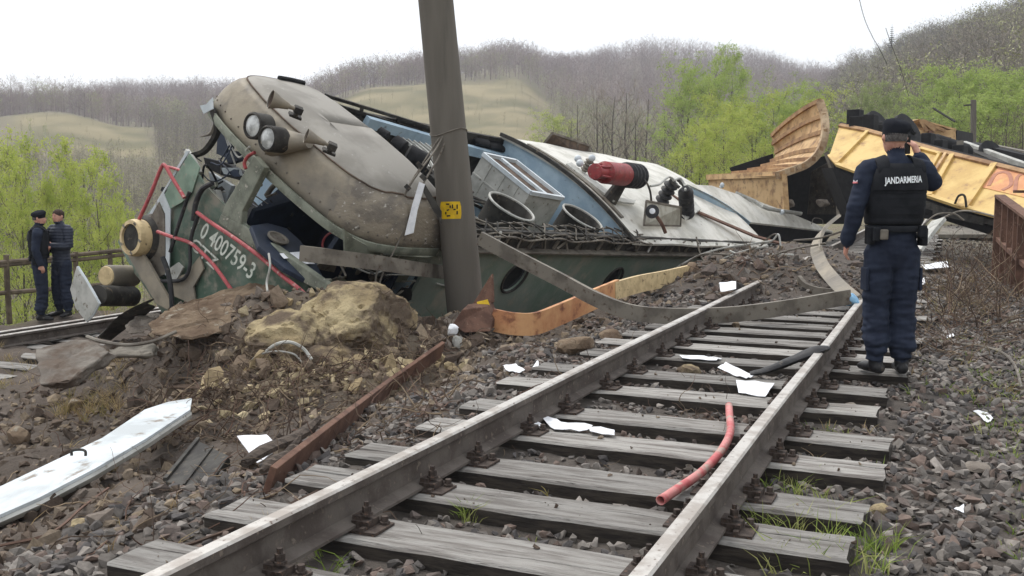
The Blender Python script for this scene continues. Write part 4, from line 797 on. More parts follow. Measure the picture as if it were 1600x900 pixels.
for p, r in (((797, 327), .34), ((908, 343), .33)):
    c = L(*p, z=3.55); b = MB(); b.lathe(c, EZL, [(r * 1.02, -.3), (r, 0), (r * 1.08, .04), (r * 1.02, .06), (r * .95, .02), (r * .93, -.28)], 36, cap=False); fn = b.build('fan', MT['steel_dark'], loco, smooth=True)  # drum coloured dark for the shade inside it, only the rim stays light
    b = MB(); b.tube([c + EZL * .045 + (EXL * math.cos(a) + EYL * math.sin(a)) * r * 1.03 for a in np.linspace(0, 2 * math.pi, 37)], .02, 6, cap=False); b.build('fan_rim', MT['grey_lt'], fn, smooth=True)
    b = MB(); b.lathe(c, EZL, [(r * .94, -.26), (.02, -.26)], 24); b.build('fan_floor', MT['black'], fn)
    b = MB(); b.lathe(c, EZL, [(.09, -.2), (.09, -.06), (.05, -.04)], 16); b.build('hub', MT['steel_dark'], fn, smooth=True)
    for i in range(8):
        a = i * math.pi / 4; d = EXL * math.cos(a) + EYL * math.sin(a); e = np.cross(EZL, d); b = MB(); b.prism([c + d * .09 - e * .03 - EZL * .16, c + d * r * .92 - e * .07 - EZL * .18, c + d * r * .92 + e * .07 - EZL * .1, c + d * .09 + e * .03 - EZL * .1], EZL * .008); b.build('blade', MT['steel_dark'], fn)
for i in range(14):
    px = 870 + rng.uniform(-110, 90); c = L(px, 318 + (px - 760) * .16 + rng.uniform(-14, 10), z=3.2); b = MB(); b.box(c, rng.uniform(.1, .4, 3), (EXL, EYL, EZL)); b.build('equipment_box', [MT['steel_dark'], MT['blue_lt'], MT['steel_grey']][i % 3], loco, bevel=.01)
for i in range(12):
    y0 = 2.2 + i * .34; c = [W(rng.uniform(-1.1, .9), y0 + rng.uniform(-.3, .3), 3.15 + rng.uniform(-.3, .3)) for _ in range(4)]; b = MB(); b.tube(spline(c, 16), .022, 6); b.build('cable', MT['steel_dark' if i % 2 else 'grey_lt'], loco, smooth=True)
# crumpled lattice walkway on the near roof edge
b = MB(); yy = np.linspace(2.2, 6.9, 40)
wob = lambda y, k_: .016 * math.sin(y * 5.1 + k_) + .012 * math.sin(y * 11 + 2 * k_)
for k_, x in enumerate((1.33, 1.44, 1.54, 1.63)): b.tube([W(x + wob(y, k_) * .6, y, 3.64 + wob(y, k_ + 3) - .1 * (x - 1.2)) for y in yy], .014, 5)
b.build('lattice_bar', MT['steel_grey'], loco, smooth=True)
for i in range(34):
    y = 2.25 + i * .138; dr = .17 if i % 2 else -.17; b = MB(); b.tube([W(1.32 + .32 * t, y + dr * (t - .5) * 2, 3.655 + wob(y, 2) - .04 * t + .02 * math.sin(6 * t)) for t in np.linspace(0, 1, 5)], .011, 4); b.build('lattice_bar', MT['steel_dark' if i % 3 else 'steel_grey'], loco)
# mesh panel standing up at the far edge
pm = [L(863, 208, y=8.0), L(922, 228, y=9.4), L(914, 254, y=9.3), L(843, 232, y=7.9)]
b = MB(); b.prism(pm, EYL * .02); gp = b.build('grating_panel', MT['brown'], loco)
b = MB()
for i in range(4): b.tube([pm[i], pm[(i + 1) % 4]], .02, 4, rect=True)
for f in (.35, .68): b.tube([pm[0] + (pm[1] - pm[0]) * f, pm[3] + (pm[2] - pm[3]) * f], .014, 4, rect=True)
b.build('frame', MT['steel_grey'], gp)
# circuit breaker, insulators, glass box
def insul(nm, p0, p1, r, nr, mtl, par=loco, cap=.5):
    ax = p1 - p0; ln = np.linalg.norm(ax); pr = [(r * cap, 0)]
    for i in range(nr):
        h = ln * (.06 + .86 * i / nr); d_ = ln * .86 / nr; pr += [(r * .62, h), (r, h + d_ * .35), (r, h + d_ * .55), (r * .62, h + d_ * .95)]
    pr += [(r * cap, ln)]; bb = MB(); bb.lathe(p0, ax, pr, 20); return bb.build(nm, mtl, par, smooth=True)
p0, p1, p2 = L(931, 268, z=4.28), L(975, 273, z=4.26), L(1000, 276, z=4.24); d = unit(p2 - p0)
b = MB(); b.lathe(p0, d, [(.07, -.05), (.12, -.04), (.12, .0), (.10, .02), (.11, .28), (.175, .32), (.18, np.linalg.norm(p1 - p0)), (.15, np.linalg.norm(p1 - p0) + .02)], 24); br = b.build('circuit_breaker', MT['red'], loco, smooth=True)
insul('insulator', p1, p2, .21, 4, MT['rubber'], br, .6)
for q_ in range(5):
    a = q_ * 1.257; o_ = (np.cross(d, EZL) * math.cos(a) + EZL * math.sin(a)) * .115; b = MB(); b.tube([p0 + o_, p0 + d * .32 + o_ * 1.2], .018, 6); b.build('tie_bar', MT['red'], br)
b = MB(); b.tube([p1 + d * .1 - EZL * .1, p1 + d * .05 - EZL * .5], [.09, .13], 12); b.build('pedestal', MT['steel_dark'], br)
for i, p in enumerate([(903, 248), (925, 247), (906, 255), (926, 262), (927, 272)]):
    c = L(*p, z=4.12); b = MB(); b.ball(c, .06); b.build('insulator_knob', MT['white_paint'], loco, smooth=True)
insul('insulator', L(912, 268, z=3.85), L(924, 248, z=4.1), .08, 4, MT['steel_grey'])
insul('insulator', L(1032, 318, z=3.82), L(1052, 283, z=4.3), .13, 4, MT['rubber']); insul('insulator', L(1074, 338, z=3.82), L(1071, 295, z=4.35), .135, 6, MT['rubber'])
lpl('base_plate', [(1060, 330), (1084, 318), (1093, 330), (1072, 345)], MT['grey_lt'], th=-.05, z=3.82)
def wire(nm, pts, r, mtl, par=loco, m=24): bb = MB(); bb.tube(spline(pts, m), r, 6); return bb.build(nm, mtl, par, smooth=True)
wire('conductor', [p2, L(1010, 285, z=4.3), L(1016, 300, z=4.2), L(1018, 318, z=4.0)], .018, MT['steel_dark']); wire('conductor', [L(1016, 291, z=4.3), L(1030, 288, z=4.35), L(1044, 277, z=4.4), L(1054, 281, z=4.35)], .02, MT['grey_lt']); wire('conductor', [L(1052, 282, z=4.35), L(1063, 279, z=4.4), L(1070, 290, z=4.35), L(1071, 297, z=4.35)], .02, MT['grey_lt'])
for i in range(6): b = MB(); c = L(1050 + 4 * i, 283 + (i % 3) * 4, z=4.3); b.box(c, (.07, .09, .05), (EXL, EYL, EZL)); b.build('clamp', MT['steel_dark'], loco)
gb_ = [L(1006, 352, z=3.75), L(1063, 353, z=3.75), L(1064, 324, z=4.05), L(1010, 314, z=4.05)]
b = MB(); b.prism(gb_, EYL * .02); gx_ = b.build('instrument_box', MT['glass_dirty'], loco)
b = MB()
for i in range(4): b.tube([gb_[i], gb_[(i + 1) % 4]], .016, 4, rect=True)
b.build('frame', MT['steel_grey'], gx_)
c = L(1019, 331, z=4.0); b = MB(); b.lathe(c, A(-.1, -1, .2), [(.11, 0), (.11, .06), (.06, .07)], 20); b.build('gauge', MT['rubber'], gx_, smooth=True); b = MB(); b.lathe(c, A(-.1, -1, .2), [(.05, .065), (.045, .08), (.01, .085)], 16); b.build('gauge_face', MT['paper'], gx_)
wire('lever', [L(1026, 338, z=3.95), L(1034, 350, z=3.9), L(1040, 364, z=3.8)], .03, MT['rust'])

# torn strips and loose cables about the smashed cab
def tear(px, py, r, mtl, seed, **k):
    rd = np.random.default_rng(seed); n = 7; pts = [(px + r * rd.uniform(.3, 1.1) * math.cos(6.283 * i / n) * 1.3, py + r * rd.uniform(.25, 1.0) * math.sin(6.283 * i / n)) for i in range(n)]; return lpl('torn_sheet', pts, mtl, th=.012, **k)
for i in range(12):
    rd = np.random.default_rng(900 + i); a = rd.uniform((305, 240), (375, 325)); pts = [L(*(a + rd.normal(0, 16, 2)), y=rd.uniform(.05, .7)) for _ in range(4)]; wire('loose_wire', pts, rd.uniform(.006, .016), MT[('rubber', 'steel_grey', 'grey_lt', 'navy')[i % 4]])
for i in range(7): rd = np.random.default_rng(940 + i); tear(*rd.uniform((312, 245), (372, 325)), rd.uniform(6, 12), MT[('grey_lt', 'steel_dark', 'green_grey', 'navy')[i % 4]], i, y=rd.uniform(.1, .6))
for i in range(18):
    rd = np.random.default_rng(960 + i); a = rd.uniform((500, 400), (690, 470)); pts = [L(*(a + rd.normal(0, (22, 12), 2)), x=rd.uniform(1.25, 1.62)) for _ in range(4)]; wire('loose_wire', pts, rd.uniform(.006, .018), MT[('rubber', 'steel_grey', 'grey_lt', 'steel_dark')[i % 4]])
for i in range(12): rd = np.random.default_rng(980 + i); tear(*rd.uniform((500, 405), (690, 475)), rd.uniform(8, 20), MT[('green_grey', 'steel_dark', 'steel_grey', 'black')[i % 4]], 50 + i, x=rd.uniform(1.2, 1.55))
for i in range(16):
    rd = np.random.default_rng(1000 + i); a = rd.uniform((390, 270), (520, 420)); pts = [L(*(a + rd.normal(0, 14, 2)), y=rd.uniform(.6, 1.3)) for _ in range(3)]; wire('loose_wire', pts, rd.uniform(.006, .02), MT[('steel_grey', 'navy', 'rubber', 'steel_dark')[i % 4]], m=12)
for i in range(26):                                    # bent brackets and scraps along the roof band
    rd = np.random.default_rng(1100 + i); y = rd.uniform(2, 12.5); p = [W(1.54 + rd.uniform(0, .08), y + rd.uniform(-.12, .12), z) for z in (3.64, 3.54, 3.42)]; wire('bracket', p, rd.uniform(.008, .02), MT[('steel_grey', 'grey_lt', 'steel_dark')[i % 3]], m=8)

# ------------------------------------------------------------------ freight wagons
MT['yellow'] = mat('weathered yellow paint', S(208, 178, 112), S(190, 156, 92), s=2, c3=S(142, 108, 76), s3=4, lo3=.54, hi3=.76, rough=.55, bump=.2, bs=8, bd=.03)
MT['ochre'] = mat('rusted ochre sheet', S(206, 174, 130), S(182, 148, 106), s=2.5, c3=S(132, 104, 82), s3=5, lo3=.5, hi3=.72, rough=.7, bump=.2, bs=12)
MT['edge'] = mat('pale rusty edge beam', S(186, 164, 134), S(152, 126, 98), s=4, c3=S(112, 88, 70), s3=8, rough=.75, bump=.2)
MT['ochre_dk'] = mat('rust brown rib', S(170, 138, 102), S(134, 104, 78), s=4, rough=.8, bump=.3)
MT['orange'] = mat('faded orange graffiti', S(212, 152, 112), S(200, 140, 96), s=3, c3=S(206, 168, 104), s3=5, lo3=.5, hi3=.68, rough=.6, bump=.1)
MT['pinkbrown'] = mat('brownish graffiti line', S(172, 118, 94), S(160, 108, 88), s=8, rough=.6, bump=0)
wa = thing('freight_wagon', 'crushed ochre gondola wagon with its floor curled upwards beside the locomotive tail', 'wagon', D(1215, 330, 24))
b = MB(); P = [D(1107, 277, 27), D(1222, 272, 23.6), D(1226, 330, 23.6), D(1107, 322, 27)]; b.prism(P, A(.03, .12, 0)); sp = b.build('side_panel', MT['ochre'], wa)
b = MB(); b.tube([P[0], P[1]], .07, 4, rect=True); b.build('top_rail', MT['ochre'], sp)
b = MB(); b.tube([P[1] + A(.03, -.03, 0), P[2] + A(.03, -.03, 0)], .06, 4, rect=True); b.build('post', MT['ochre'], sp)
b = MB(); q = [D(1180, 293, 24.85), D(1192, 301, 24.5), D(1180, 307, 24.85)]; b.tube(q + [q[0]], .008, 4); b.build('warning_triangle', MT['ochre_dk'], sp)
rc = spline([D(1281, 158, 25), D(1288, 182, 24.8), D(1289, 208, 24.5), D(1281, 236, 24.2), D(1262, 256, 24), D(1238, 266, 23.8), D(1214, 274, 23.6)], 26)
lc = spline([D(1206, 213, 28), D(1208, 226, 28), D(1212, 240, 28), D(1204, 254, 27.6), D(1180, 264, 27.4), D(1146, 271, 27.2), D(1108, 277, 27)], 26)
rows = [[l + (r - l) * u + A(0, .05 * math.sin(9 * u + 3 * t), .10 * math.sin(math.pi * u) * (1 - t)) for u in np.linspace(0, 1, 14)] for l, r, t in zip(lc, rc, np.linspace(0, 1, 26))]
b = MB(); b.grid(rows, thick=A(.02, .05, 0)); cs_ = b.build('curled_sheet', MT['ochre'], wa, smooth=True)
for i in (0, 4, 8, 12, 15, 18, 21, 24):
    b = MB(); b.tube([np.asarray(p) + A(-.01, -.05, .01) for p in rows[i]], .045, 4, ry=.05, rect=True); b.build('rib', MT['ochre_dk'], cs_)
b = MB(); b.tube(rc, .085, 4, ry=.06, rect=True, up=A(0, 1, 0)); b.build('edge_beam', MT['edge'], wa)
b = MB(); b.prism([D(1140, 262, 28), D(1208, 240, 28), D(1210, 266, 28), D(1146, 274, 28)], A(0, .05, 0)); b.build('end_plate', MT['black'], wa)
b = MB(); b.prism([D(1214, 262, 26.5), D(1320, 236, 26.5), D(1340, 350, 26.5), D(1214, 350, 26.5)], A(0, .05, 0)); b.build('inner_wall', MT['black'], wa)  # black wall puts the dark of the wagon opening into colour
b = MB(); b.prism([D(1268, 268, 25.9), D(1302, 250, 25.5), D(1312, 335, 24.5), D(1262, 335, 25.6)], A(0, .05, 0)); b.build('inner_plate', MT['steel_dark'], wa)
b = MB(); b.tube(spline([D(1291, 238, 23.6), D(1300, 265, 23.5), D(1308, 300, 23.4), D(1311, 338, 23.2)], 8), .085, 4, ry=.03, rect=True); b.build('bent_post', MT['steel_grey'], wa)
b = MB(); b.prism([D(1216, 240, 29), D(1232, 192, 28.5), D(1262, 172, 27.5), D(1280, 162, 25.3), D(1280, 176, 25.3), D(1240, 200, 28)], A(0, .06, 0)); b.build('torn_sheet', MT['ochre'], wa)
# overturned yellow wagon
p0, p1, p2 = D(1311, 196, 24), D(1296, 245, 22.9), D(1600, 345, 17.6); nY = unit(np.cross(p1 - p0, p2 - p0)); nY = nY if nY[1] < 0 else -nY
def PY(px, py, off=0.0):
    r = ray(px, py); return CAM + r * (np.dot(p0 + nY * off - CAM, nY) / np.dot(r, nY))
wb = thing('freight_wagon', 'yellow freight wagon tipped over behind the near officer, orange graffiti at its right', 'wagon', D(1450, 335, 20))
b = MB(); b.prism([PY(*q) for q in [(1312, 196), (1350, 203), (1400, 217), (1470, 237), (1540, 254), (1660, 284), (1660, 366), (1562, 338), (1500, 322), (1440, 302), (1372, 280), (1308, 257), (1296, 243)]], -nY * .08); yw = b.build('side_wall', MT['yellow'], wb)
def ybar(pts, w, mtl, par=yw, nm='rib', off=.03):
    bb = MB(); bb.tube([PY(*q, off) for q in pts], w, 4, ry=.035, rect=True, up=nY); return bb.build(nm, mtl, par)
for pts, w, m_ in [([(1356, 205), (1306, 256)], .045, 'yellow'), ([(1488, 242), (1452, 306)], .05, 'yellow'), ([(1478, 240), (1440, 302)], .03, 'ochre'), ([(1554, 256), (1508, 324)], .06, 'yellow'), ([(1640, 280), (1600, 348)], .06, 'yellow'),
                   ([(1438, 232), (1470, 241)], .03, 'yellow'), ([(1438, 232), (1408, 284)], .03, 'yellow'), ([(1468, 240), (1440, 292)], .03, 'yellow')]: ybar(pts, w, MT[m_])
ybar([(1312, 196), (1350, 203), (1400, 217), (1470, 237), (1540, 254), (1660, 284)], .05, MT['ochre_dk'], nm='top_rail', off=.02)
ybar([(1296, 243), (1308, 257), (1372, 280), (1440, 302), (1500, 322), (1562, 338), (1660, 366)], .04, MT['yellow'], nm='bottom_rail', off=.02)
b = MB(); b.prism([PY(*q, .012) for q in [(1562, 259), (1650, 281), (1650, 318), (1600, 308), (1532, 292)]], -nY * .008); gr_ = b.build('graffiti', MT['orange'], yw)
for pts in ([(1545, 290), (1556, 272), (1575, 270), (1580, 288), (1566, 297)], [(1586, 298), (1590, 276), (1606, 272), (1618, 290), (1608, 304)], [(1560, 262), (1590, 268), (1640, 280)]):
    b = MB(); b.tube([PY(*q, .016) for q in spline([(*p_, 0) for p_ in pts], 14)[:, :2]], .035, 4, ry=.004, rect=True, up=nY); b.build('graffiti_stroke', MT['pinkbrown'], gr_)
b = MB(); b.prism([PY(*q, -.12) for q in [(1312, 190), (1440, 222), (1660, 276), (1660, 366), (1440, 302), (1300, 250)]], -nY * .55); b.build('wagon_body', MT['black'], wb)  # body coloured black, with the shade below the wall put into it
b = MB(); b.prism([D(1300, 262, 22.6), D(1440, 308, 20.6), D(1560, 342, 18.4), D(1660, 370, 17.2), D(1660, 380, 17.2), D(1560, 354, 18.4), D(1440, 340, 20.6), D(1330, 336, 22.4)], A(0, .8, .0)); b.build('underframe', MT['black'], wb)  # black slab added in place of the shaded gap beneath the wagon
for pts in ([(1440, 316), (1500, 334), (1570, 352)], [(1460, 330), (1540, 348)], [(1380, 296), (1450, 322), (1530, 346)]):
    b = MB(); b.tube([D(*q, 19.8 - (q[0] - 1440) * .012) for q in pts], .05, 4, rect=True); b.build('frame_bar', MT['steel_dark'], wb)
b = MB(); b.tube(spline([PY(1492, 318, .05), PY(1498, 306, .25), PY(1507, 306, .25), PY(1510, 324, .05)], 14), .022, 6); b.build('step_handle', MT['steel_dark'], wb, smooth=True)
for c, r in ((D(1418, 208, 24.5), .50), (D(1372, 200, 25), .45)):
    ax = unit(A(.6, -.7, .45)); b = MB(); b.lathe(c, ax, [(.05, -.8), (.08, -.78), (.08, 0), (r * .5, .02), (r * .82, .0), (r * .86, -.03), (r, -.03), (r, .07), (r * .86, .09), (r * .5, .08), (.12, .12), (.1, .2)], 28); b.build('wheel', MT['black'], wb, smooth=True)
for p in [(1336, 188), (1345, 196), (1360, 194), (1392, 206), (1408, 222), (1450, 226), (1470, 228), (1500, 240)]:
    b = MB(); b.box(D(*p, 23.8 - (p[0] - 1336) * .015), rng.uniform(.15, .55, 3), unit(rng.normal(size=(3,)))[None] * 0 + np.array([A(.8, -.6, 0), A(.6, .8, 0), A(0, 0, 1)])); b.build('running_gear', MT['black'], wb, bevel=.02)
b = MB(); b.lathe(D(1455, 222, 23), A(.9, .2, -.25), [(.0, 0), (.2, .05), (.22, .1), (.22, .9), (.18, 1.0)], 16); b.build('air_tank', MT['black'], wb, smooth=True)
b = MB(); b.box(D(1338, 190, 23.9), (.3, .1, .12)); b.build('step', MT['yellow'], wb)
# far wagon end
wc = thing('freight_wagon', 'small tan wagon end standing behind the tipped yellow wagon', 'wagon', D(1460, 240, 33))
b = MB(); b.prism([D(*q, 32) for q in [(1432, 204), (1493, 203), (1495, 240), (1440, 240)]], A(.4, 3.5, 0)); b.build('end_wall', MT['ochre'], wc)
b = MB(); b.prism([D(1416, 192, 33), D(1436, 186, 32), D(1494, 201, 32), D(1494, 205, 32), D(1434, 206, 32)], A(.3, 3.5, .1)); rf_ = b.build('roof_flap', MT['ochre'], wc)
for f in (.25, .5, .75): b = MB(); b.tube([D(1436 + 10 * f, 187 + 3 * f, 31.95), D(1434 + 56 * f, 205, 31.9)], .05, 4, rect=True); b.build('rib', MT['ochre_dk'], rf_)
for p in ((1453, 212), (1482, 222)): b = MB(); b.box(D(*p, 31.9), (.12, .1, .3)); b.build('latch', MT['rust'], wc)
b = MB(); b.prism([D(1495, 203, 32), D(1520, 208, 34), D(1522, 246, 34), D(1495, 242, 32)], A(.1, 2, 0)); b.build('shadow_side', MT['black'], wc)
# twisted underframe at the right
we = thing('wagon_frame', 'twisted grey wagon underframe with long beams at the far right', 'wagon frame', D(1560, 270, 24))
for i, (q, r_, m_) in enumerate([((1505, 226), (1605, 262), 'grey_lt'), ((1512, 236), (1608, 272), 'black'), ((1520, 228), (1640, 256), 'black'), ((1545, 230), (1640, 250), 'steel_grey'), ((1503, 232), (1570, 262), 'steel_dark'), ((1560, 240), (1640, 270), 'steel_dark'), ((1500, 240), (1500, 226), 'steel_grey')]):
    b = MB(); b.tube([D(*q, 25), D(*r_, 22)], .07 + .03 * (i % 3), 4, ry=.09, rect=True); b.build('beam', MT[m_], we)
b = MB(); b.lathe(D(1545, 243, 24), A(.3, -.8, .4), [(.3, 0), (.34, .04), (.34, .12), (.1, .14)], 20); b.build('wheel', MT['black'], we, smooth=True)
sl_ = thing('concrete_slab', 'flat grey slab lying across the track below the yellow wagon', 'slab', D(1510, 372, 17))
b = MB(); b.prism([G(1466, 372, -.02), G(1562, 372, -.02), G(1556, 350, -.02), G(1476, 348, -.02)], A(0, 0, .10)); b.build('slab', MT['concrete'], sl_)
# ------------------------------------------------------------------ pole with number
MT['pole'] = mat('grey concrete pole', S(114, 109, 101), S(96, 91, 84), s=1.2, c3=S(70, 66, 62), s3=2.6, lo3=.55, hi3=.75, rough=.85, bump=.25, bs=60, st=(1, 1, .12))
PB, PTp = D(731, 520, 11.55), D(674, -70, 11.35); pd = unit(PTp - PB)
pole = thing('catenary_pole', 'leaning grey concrete pole with yellow 24 plate in front of the locomotive', 'pole', PB)
b = MB(); n = 14; b.tube([PB + (PTp - PB) * t for t in np.linspace(-.06, 1, n)], np.linspace(.222, .192, n), 40); b.build('shaft', MT['pole'], pole, smooth=True)
def prad(t): return .222 + (.192 - .222) * (t + .06) / 1.06
pside = unit(np.cross(pd, A(0, 1, 0))); pside = pside if pside[0] > 0 else -pside; pfr = np.cross(pside, pd); pfr = pfr if pfr[1] < 0 else -pfr
plen = np.linalg.norm(PTp - PB)
def pole_pt(px, py, off):
    r = ray(px, py); o = CAM - PB; a = r - pd * np.dot(r, pd); c = o - pd * np.dot(o, pd); R_ = .207 + off
    A_, B_, C_ = a @ a, 2 * a @ c, c @ c - R_ ** 2; ds_ = B_ * B_ - 4 * A_ * C_
    if ds_ < 0: return CAM + r * (-B_ / (2 * A_))
    return CAM + r * ((-B_ - math.sqrt(ds_)) / (2 * A_))
def pole_patch(nm, fn, nu, nv, mtl, off, par=pole):
    bb = MB(); bb.grid([[pole_pt(*fn(u, v), off) for u in np.linspace(0, 1, nu)] for v in np.linspace(0, 1, nv)]); return bb.build(nm, mtl, par, smooth=True)
MT['yellow_sign'] = mat('bright yellow paint', S(228, 190, 34), S(206, 168, 30), s=12, rough=.5, bump=.05); MT['ink'] = mat('black stencil paint', S(30, 28, 26), rough=.7, bump=0); MT['ink2'] = mat('faded grey stencil', S(84, 80, 76), S(110, 106, 100), s=30, rough=.8, bump=0)
def rr_(u, v):                                          # rounded rectangle
    x, y = u * 2 - 1, v * 2 - 1; k = 1 - .10 * max(0, abs(y) - .55) / .45; return 704.5 + x * 16.2 * k + y * .8, 328.5 + y * 13.5 + x * -.3
plt_ = pole_patch('number_plate', rr_, 12, 8, MT['yellow_sign'], .006)
def stroke(x0, y0, x1, y1, w, mtl, par, off=.010):
    d = unit(A(x1 - x0, y1 - y0, 0)); n_ = A(-d[1], d[0], 0) * w / 2; P = [A(x0, y0, 0) - n_, A(x1, y1, 0) - n_, A(x1, y1, 0) + n_, A(x0, y0, 0) + n_]
    bb = MB(); bb.add([pole_pt(p[0], p[1], off) for p in P], [(0, 1, 2, 3)]); return bb.build('stencil_stroke', mtl, par)
for s_ in [(697, 319, 702, 319), (703.5, 321, 703.5, 325), (701.5, 327.5, 698, 329), (696.5, 331, 696.5, 335), (698, 337.5, 703.5, 337), (707, 319.5, 707, 325.5), (708.5, 327.5, 712, 327), (714.3, 319.5, 714.3, 326.5), (714.3, 329.5, 714.3, 335)]: stroke(*s_, 2.2, MT['ink'], plt_)
for s_ in [(698, 359, 698.4, 371), (696.5, 361, 698, 359), (703, 360, 702, 366), (702, 366.3, 709, 366.3), (708, 360, 708.3, 372), (714, 371, 716.5, 362), (716.5, 362, 719, 371), (715, 368, 718, 368)]: stroke(*s_, 1.5, MT['ink2'], pole, .004)
b = MB(); b.tube([PB + pd * plen * .545 + (pside * math.cos(a) + pfr * math.sin(a)) * .212 + pd * .03 * math.sin(a * 2) for a in np.linspace(0, 2 * math.pi, 30)], .006, 5, cap=False); b.build('tie_wire', MT['steel_grey'], pole)
def pwire(pts, r=.011, nm='hanging_cable', m_='steel_grey'): bb = MB(); bb.tube(spline([D(x, y, z) for x, y, z in pts], 40), r, 6); return bb.build(nm, MT[m_], pole, smooth=True)
pwire([(700, 195, 11.32), (682, 232, 11.2), (655, 268, 11.1), (636, 298, 11.1), (612, 352, 11.0), (590, 420, 10.9), (586, 462, 10.6), (592, 486, 10.3), (606, 502, 10.1)]); pwire([(703, 200, 11.32), (686, 245, 11.2), (660, 290, 11.1), (625, 372, 11.0), (598, 428, 10.9), (593, 455, 10.6), (600, 492, 10.3)]); pwire([(698, 198, 11.3), (664, 250, 11.2), (638, 292, 11.1), (606, 350, 11.0)], .009)
for p in ((637, 293), (661, 277), (655, 258)):
    b = MB(); b.box(D(*p, 11.08), (.07, .05, .05), np.array([A(.7, 0, -.7), A(0, 1, 0), A(.7, 0, .7)])); b.build('cable_clip', MT['steel_dark'], pole)
b = MB(); b.prism([D(*q, 11.0) for q in [(632, 368), (646, 364), (652, 330), (664, 288), (655, 284), (644, 320)]], A(0, .02, 0)); b.build('hanging_strip', MT['paper'], pole)
b = MB(); b.prism([D(*q, 11.02) for q in [(656, 290), (664, 288), (690, 330), (690, 350), (680, 335)]], A(0, .02, 0)); b.build('hanging_strip', MT['steel_dark'], pole)
# far mast, loose wires
fm = thing('catenary_mast', 'thin distant catenary mast against green trees at the right', 'mast', D(1521, 240, 52))
b = MB(); b.tube([D(1521, 250, 52), D(1521, 156, 52)], .14, 10); b.build('shaft', MT['pole'], fm, smooth=True)
b = MB(); b.tube([D(1506, 165, 52), D(1521, 163, 52)], .05, 6); b.build('bracket_arm', MT['steel_dark'], fm)
b = MB(); b.tube([D(1458, 169, 55), D(1492, 190, 54)], .06, 6); b.build('fallen_arm', MT['steel_dark'], fm)
for i, pts in enumerate(([(1330, -60, 40), (1348, 20, 41), (1362, 55, 42), (1374, 76, 42), (1386, 100, 44)], [(1384, 44, 44), (1395, 76, 45), (1406, 104, 46), (1420, 150, 50)])):
    b = MB(); b.tube(spline([D(*q) for q in pts], 24), .013, 5); o = b.build('contact_wire', MT['steel_dark']); tag(o, ['slack overhead wire crossing the sky left of the lone spruce', 'short slack overhead wire hanging below the lone spruce'][i], 'wire', 'slack overhead wires')
# wooden fence on the left
MT['oldwood'] = mat('old grey-brown wood', S(112, 100, 86), S(84, 74, 64), s=4, rough=.95, bump=.6, bs=25)
fe = thing('fence', 'weathered pole fence behind the two officers on the left', 'fence', GH(60, 490))
fd = lambda px: 17.3 + (px + 30) * .0175
def frail(pts, r): bb = MB(); bb.tube(spline([D(x, y, fd(x)) for x, y in pts], 14), r, 7); return bb.build('rail', MT['oldwood'], fe, smooth=True)
frail([(-60, 416), (0, 410), (60, 405), (130, 397), (210, 389)], .045); frail([(-60, 422), (0, 415), (50, 410), (130, 405), (210, 396)], .04); frail([(-60, 464), (0, 458), (100, 450), (210, 440)], .045)
for px in (-40, 10, 62, 118, 172, 206):
    y_ = fd(px); t_ = D(px, 404 - px * .05, y_); b = MB(); b.tube([t_ - A(0, 0, 1.2), t_ - A(.01, 0, .5), t_ + A(0, 0, .06)], .05, 7); b.build('post', MT['oldwood'], fe, smooth=True)
# rusty railing at the right edge
rl = thing('bridge_railing', 'rusty brown steel railing at the right edge of the track bed', 'railing', GH(1590, 490))
ra, rb_ = D(1562, 306, 14.4), D(1690, 400, 10.2)
b = MB(); b.tube([ra, rb_], .07, 4, ry=.02, rect=True, up=A(0, 0, 1)); b.build('top_rail', MT['rust'], rl, bevel=.004)
b = MB(); b.tube([ra - A(0, 0, .62), rb_ - A(0, 0, .62)], .03, 4, ry=.03, rect=True, up=A(0, 0, 1)); b.build('lower_rail', MT['rust'], rl, bevel=.004)
for i, f in enumerate(np.linspace(.0, 1, 12)):
    t_ = ra + (rb_ - ra) * f; w_ = .035 if i % 4 else .06; b = MB(); b.tube([t_ - A(0, 0, .022), t_ - A(0, 0, 1.55)], w_, 4, ry=.02, rect=True, up=unit(rb_ - ra)); b.build('post' if i % 4 == 0 else 'baluster', MT['rust'], rl)
b = MB(); b.box(ra + A(.5, .1, -.1), (.06, .06, .3)).box(ra + A(.5, .1, .06), (.5, .05, .04)); b.build('bracket', MT['rust'], rl)

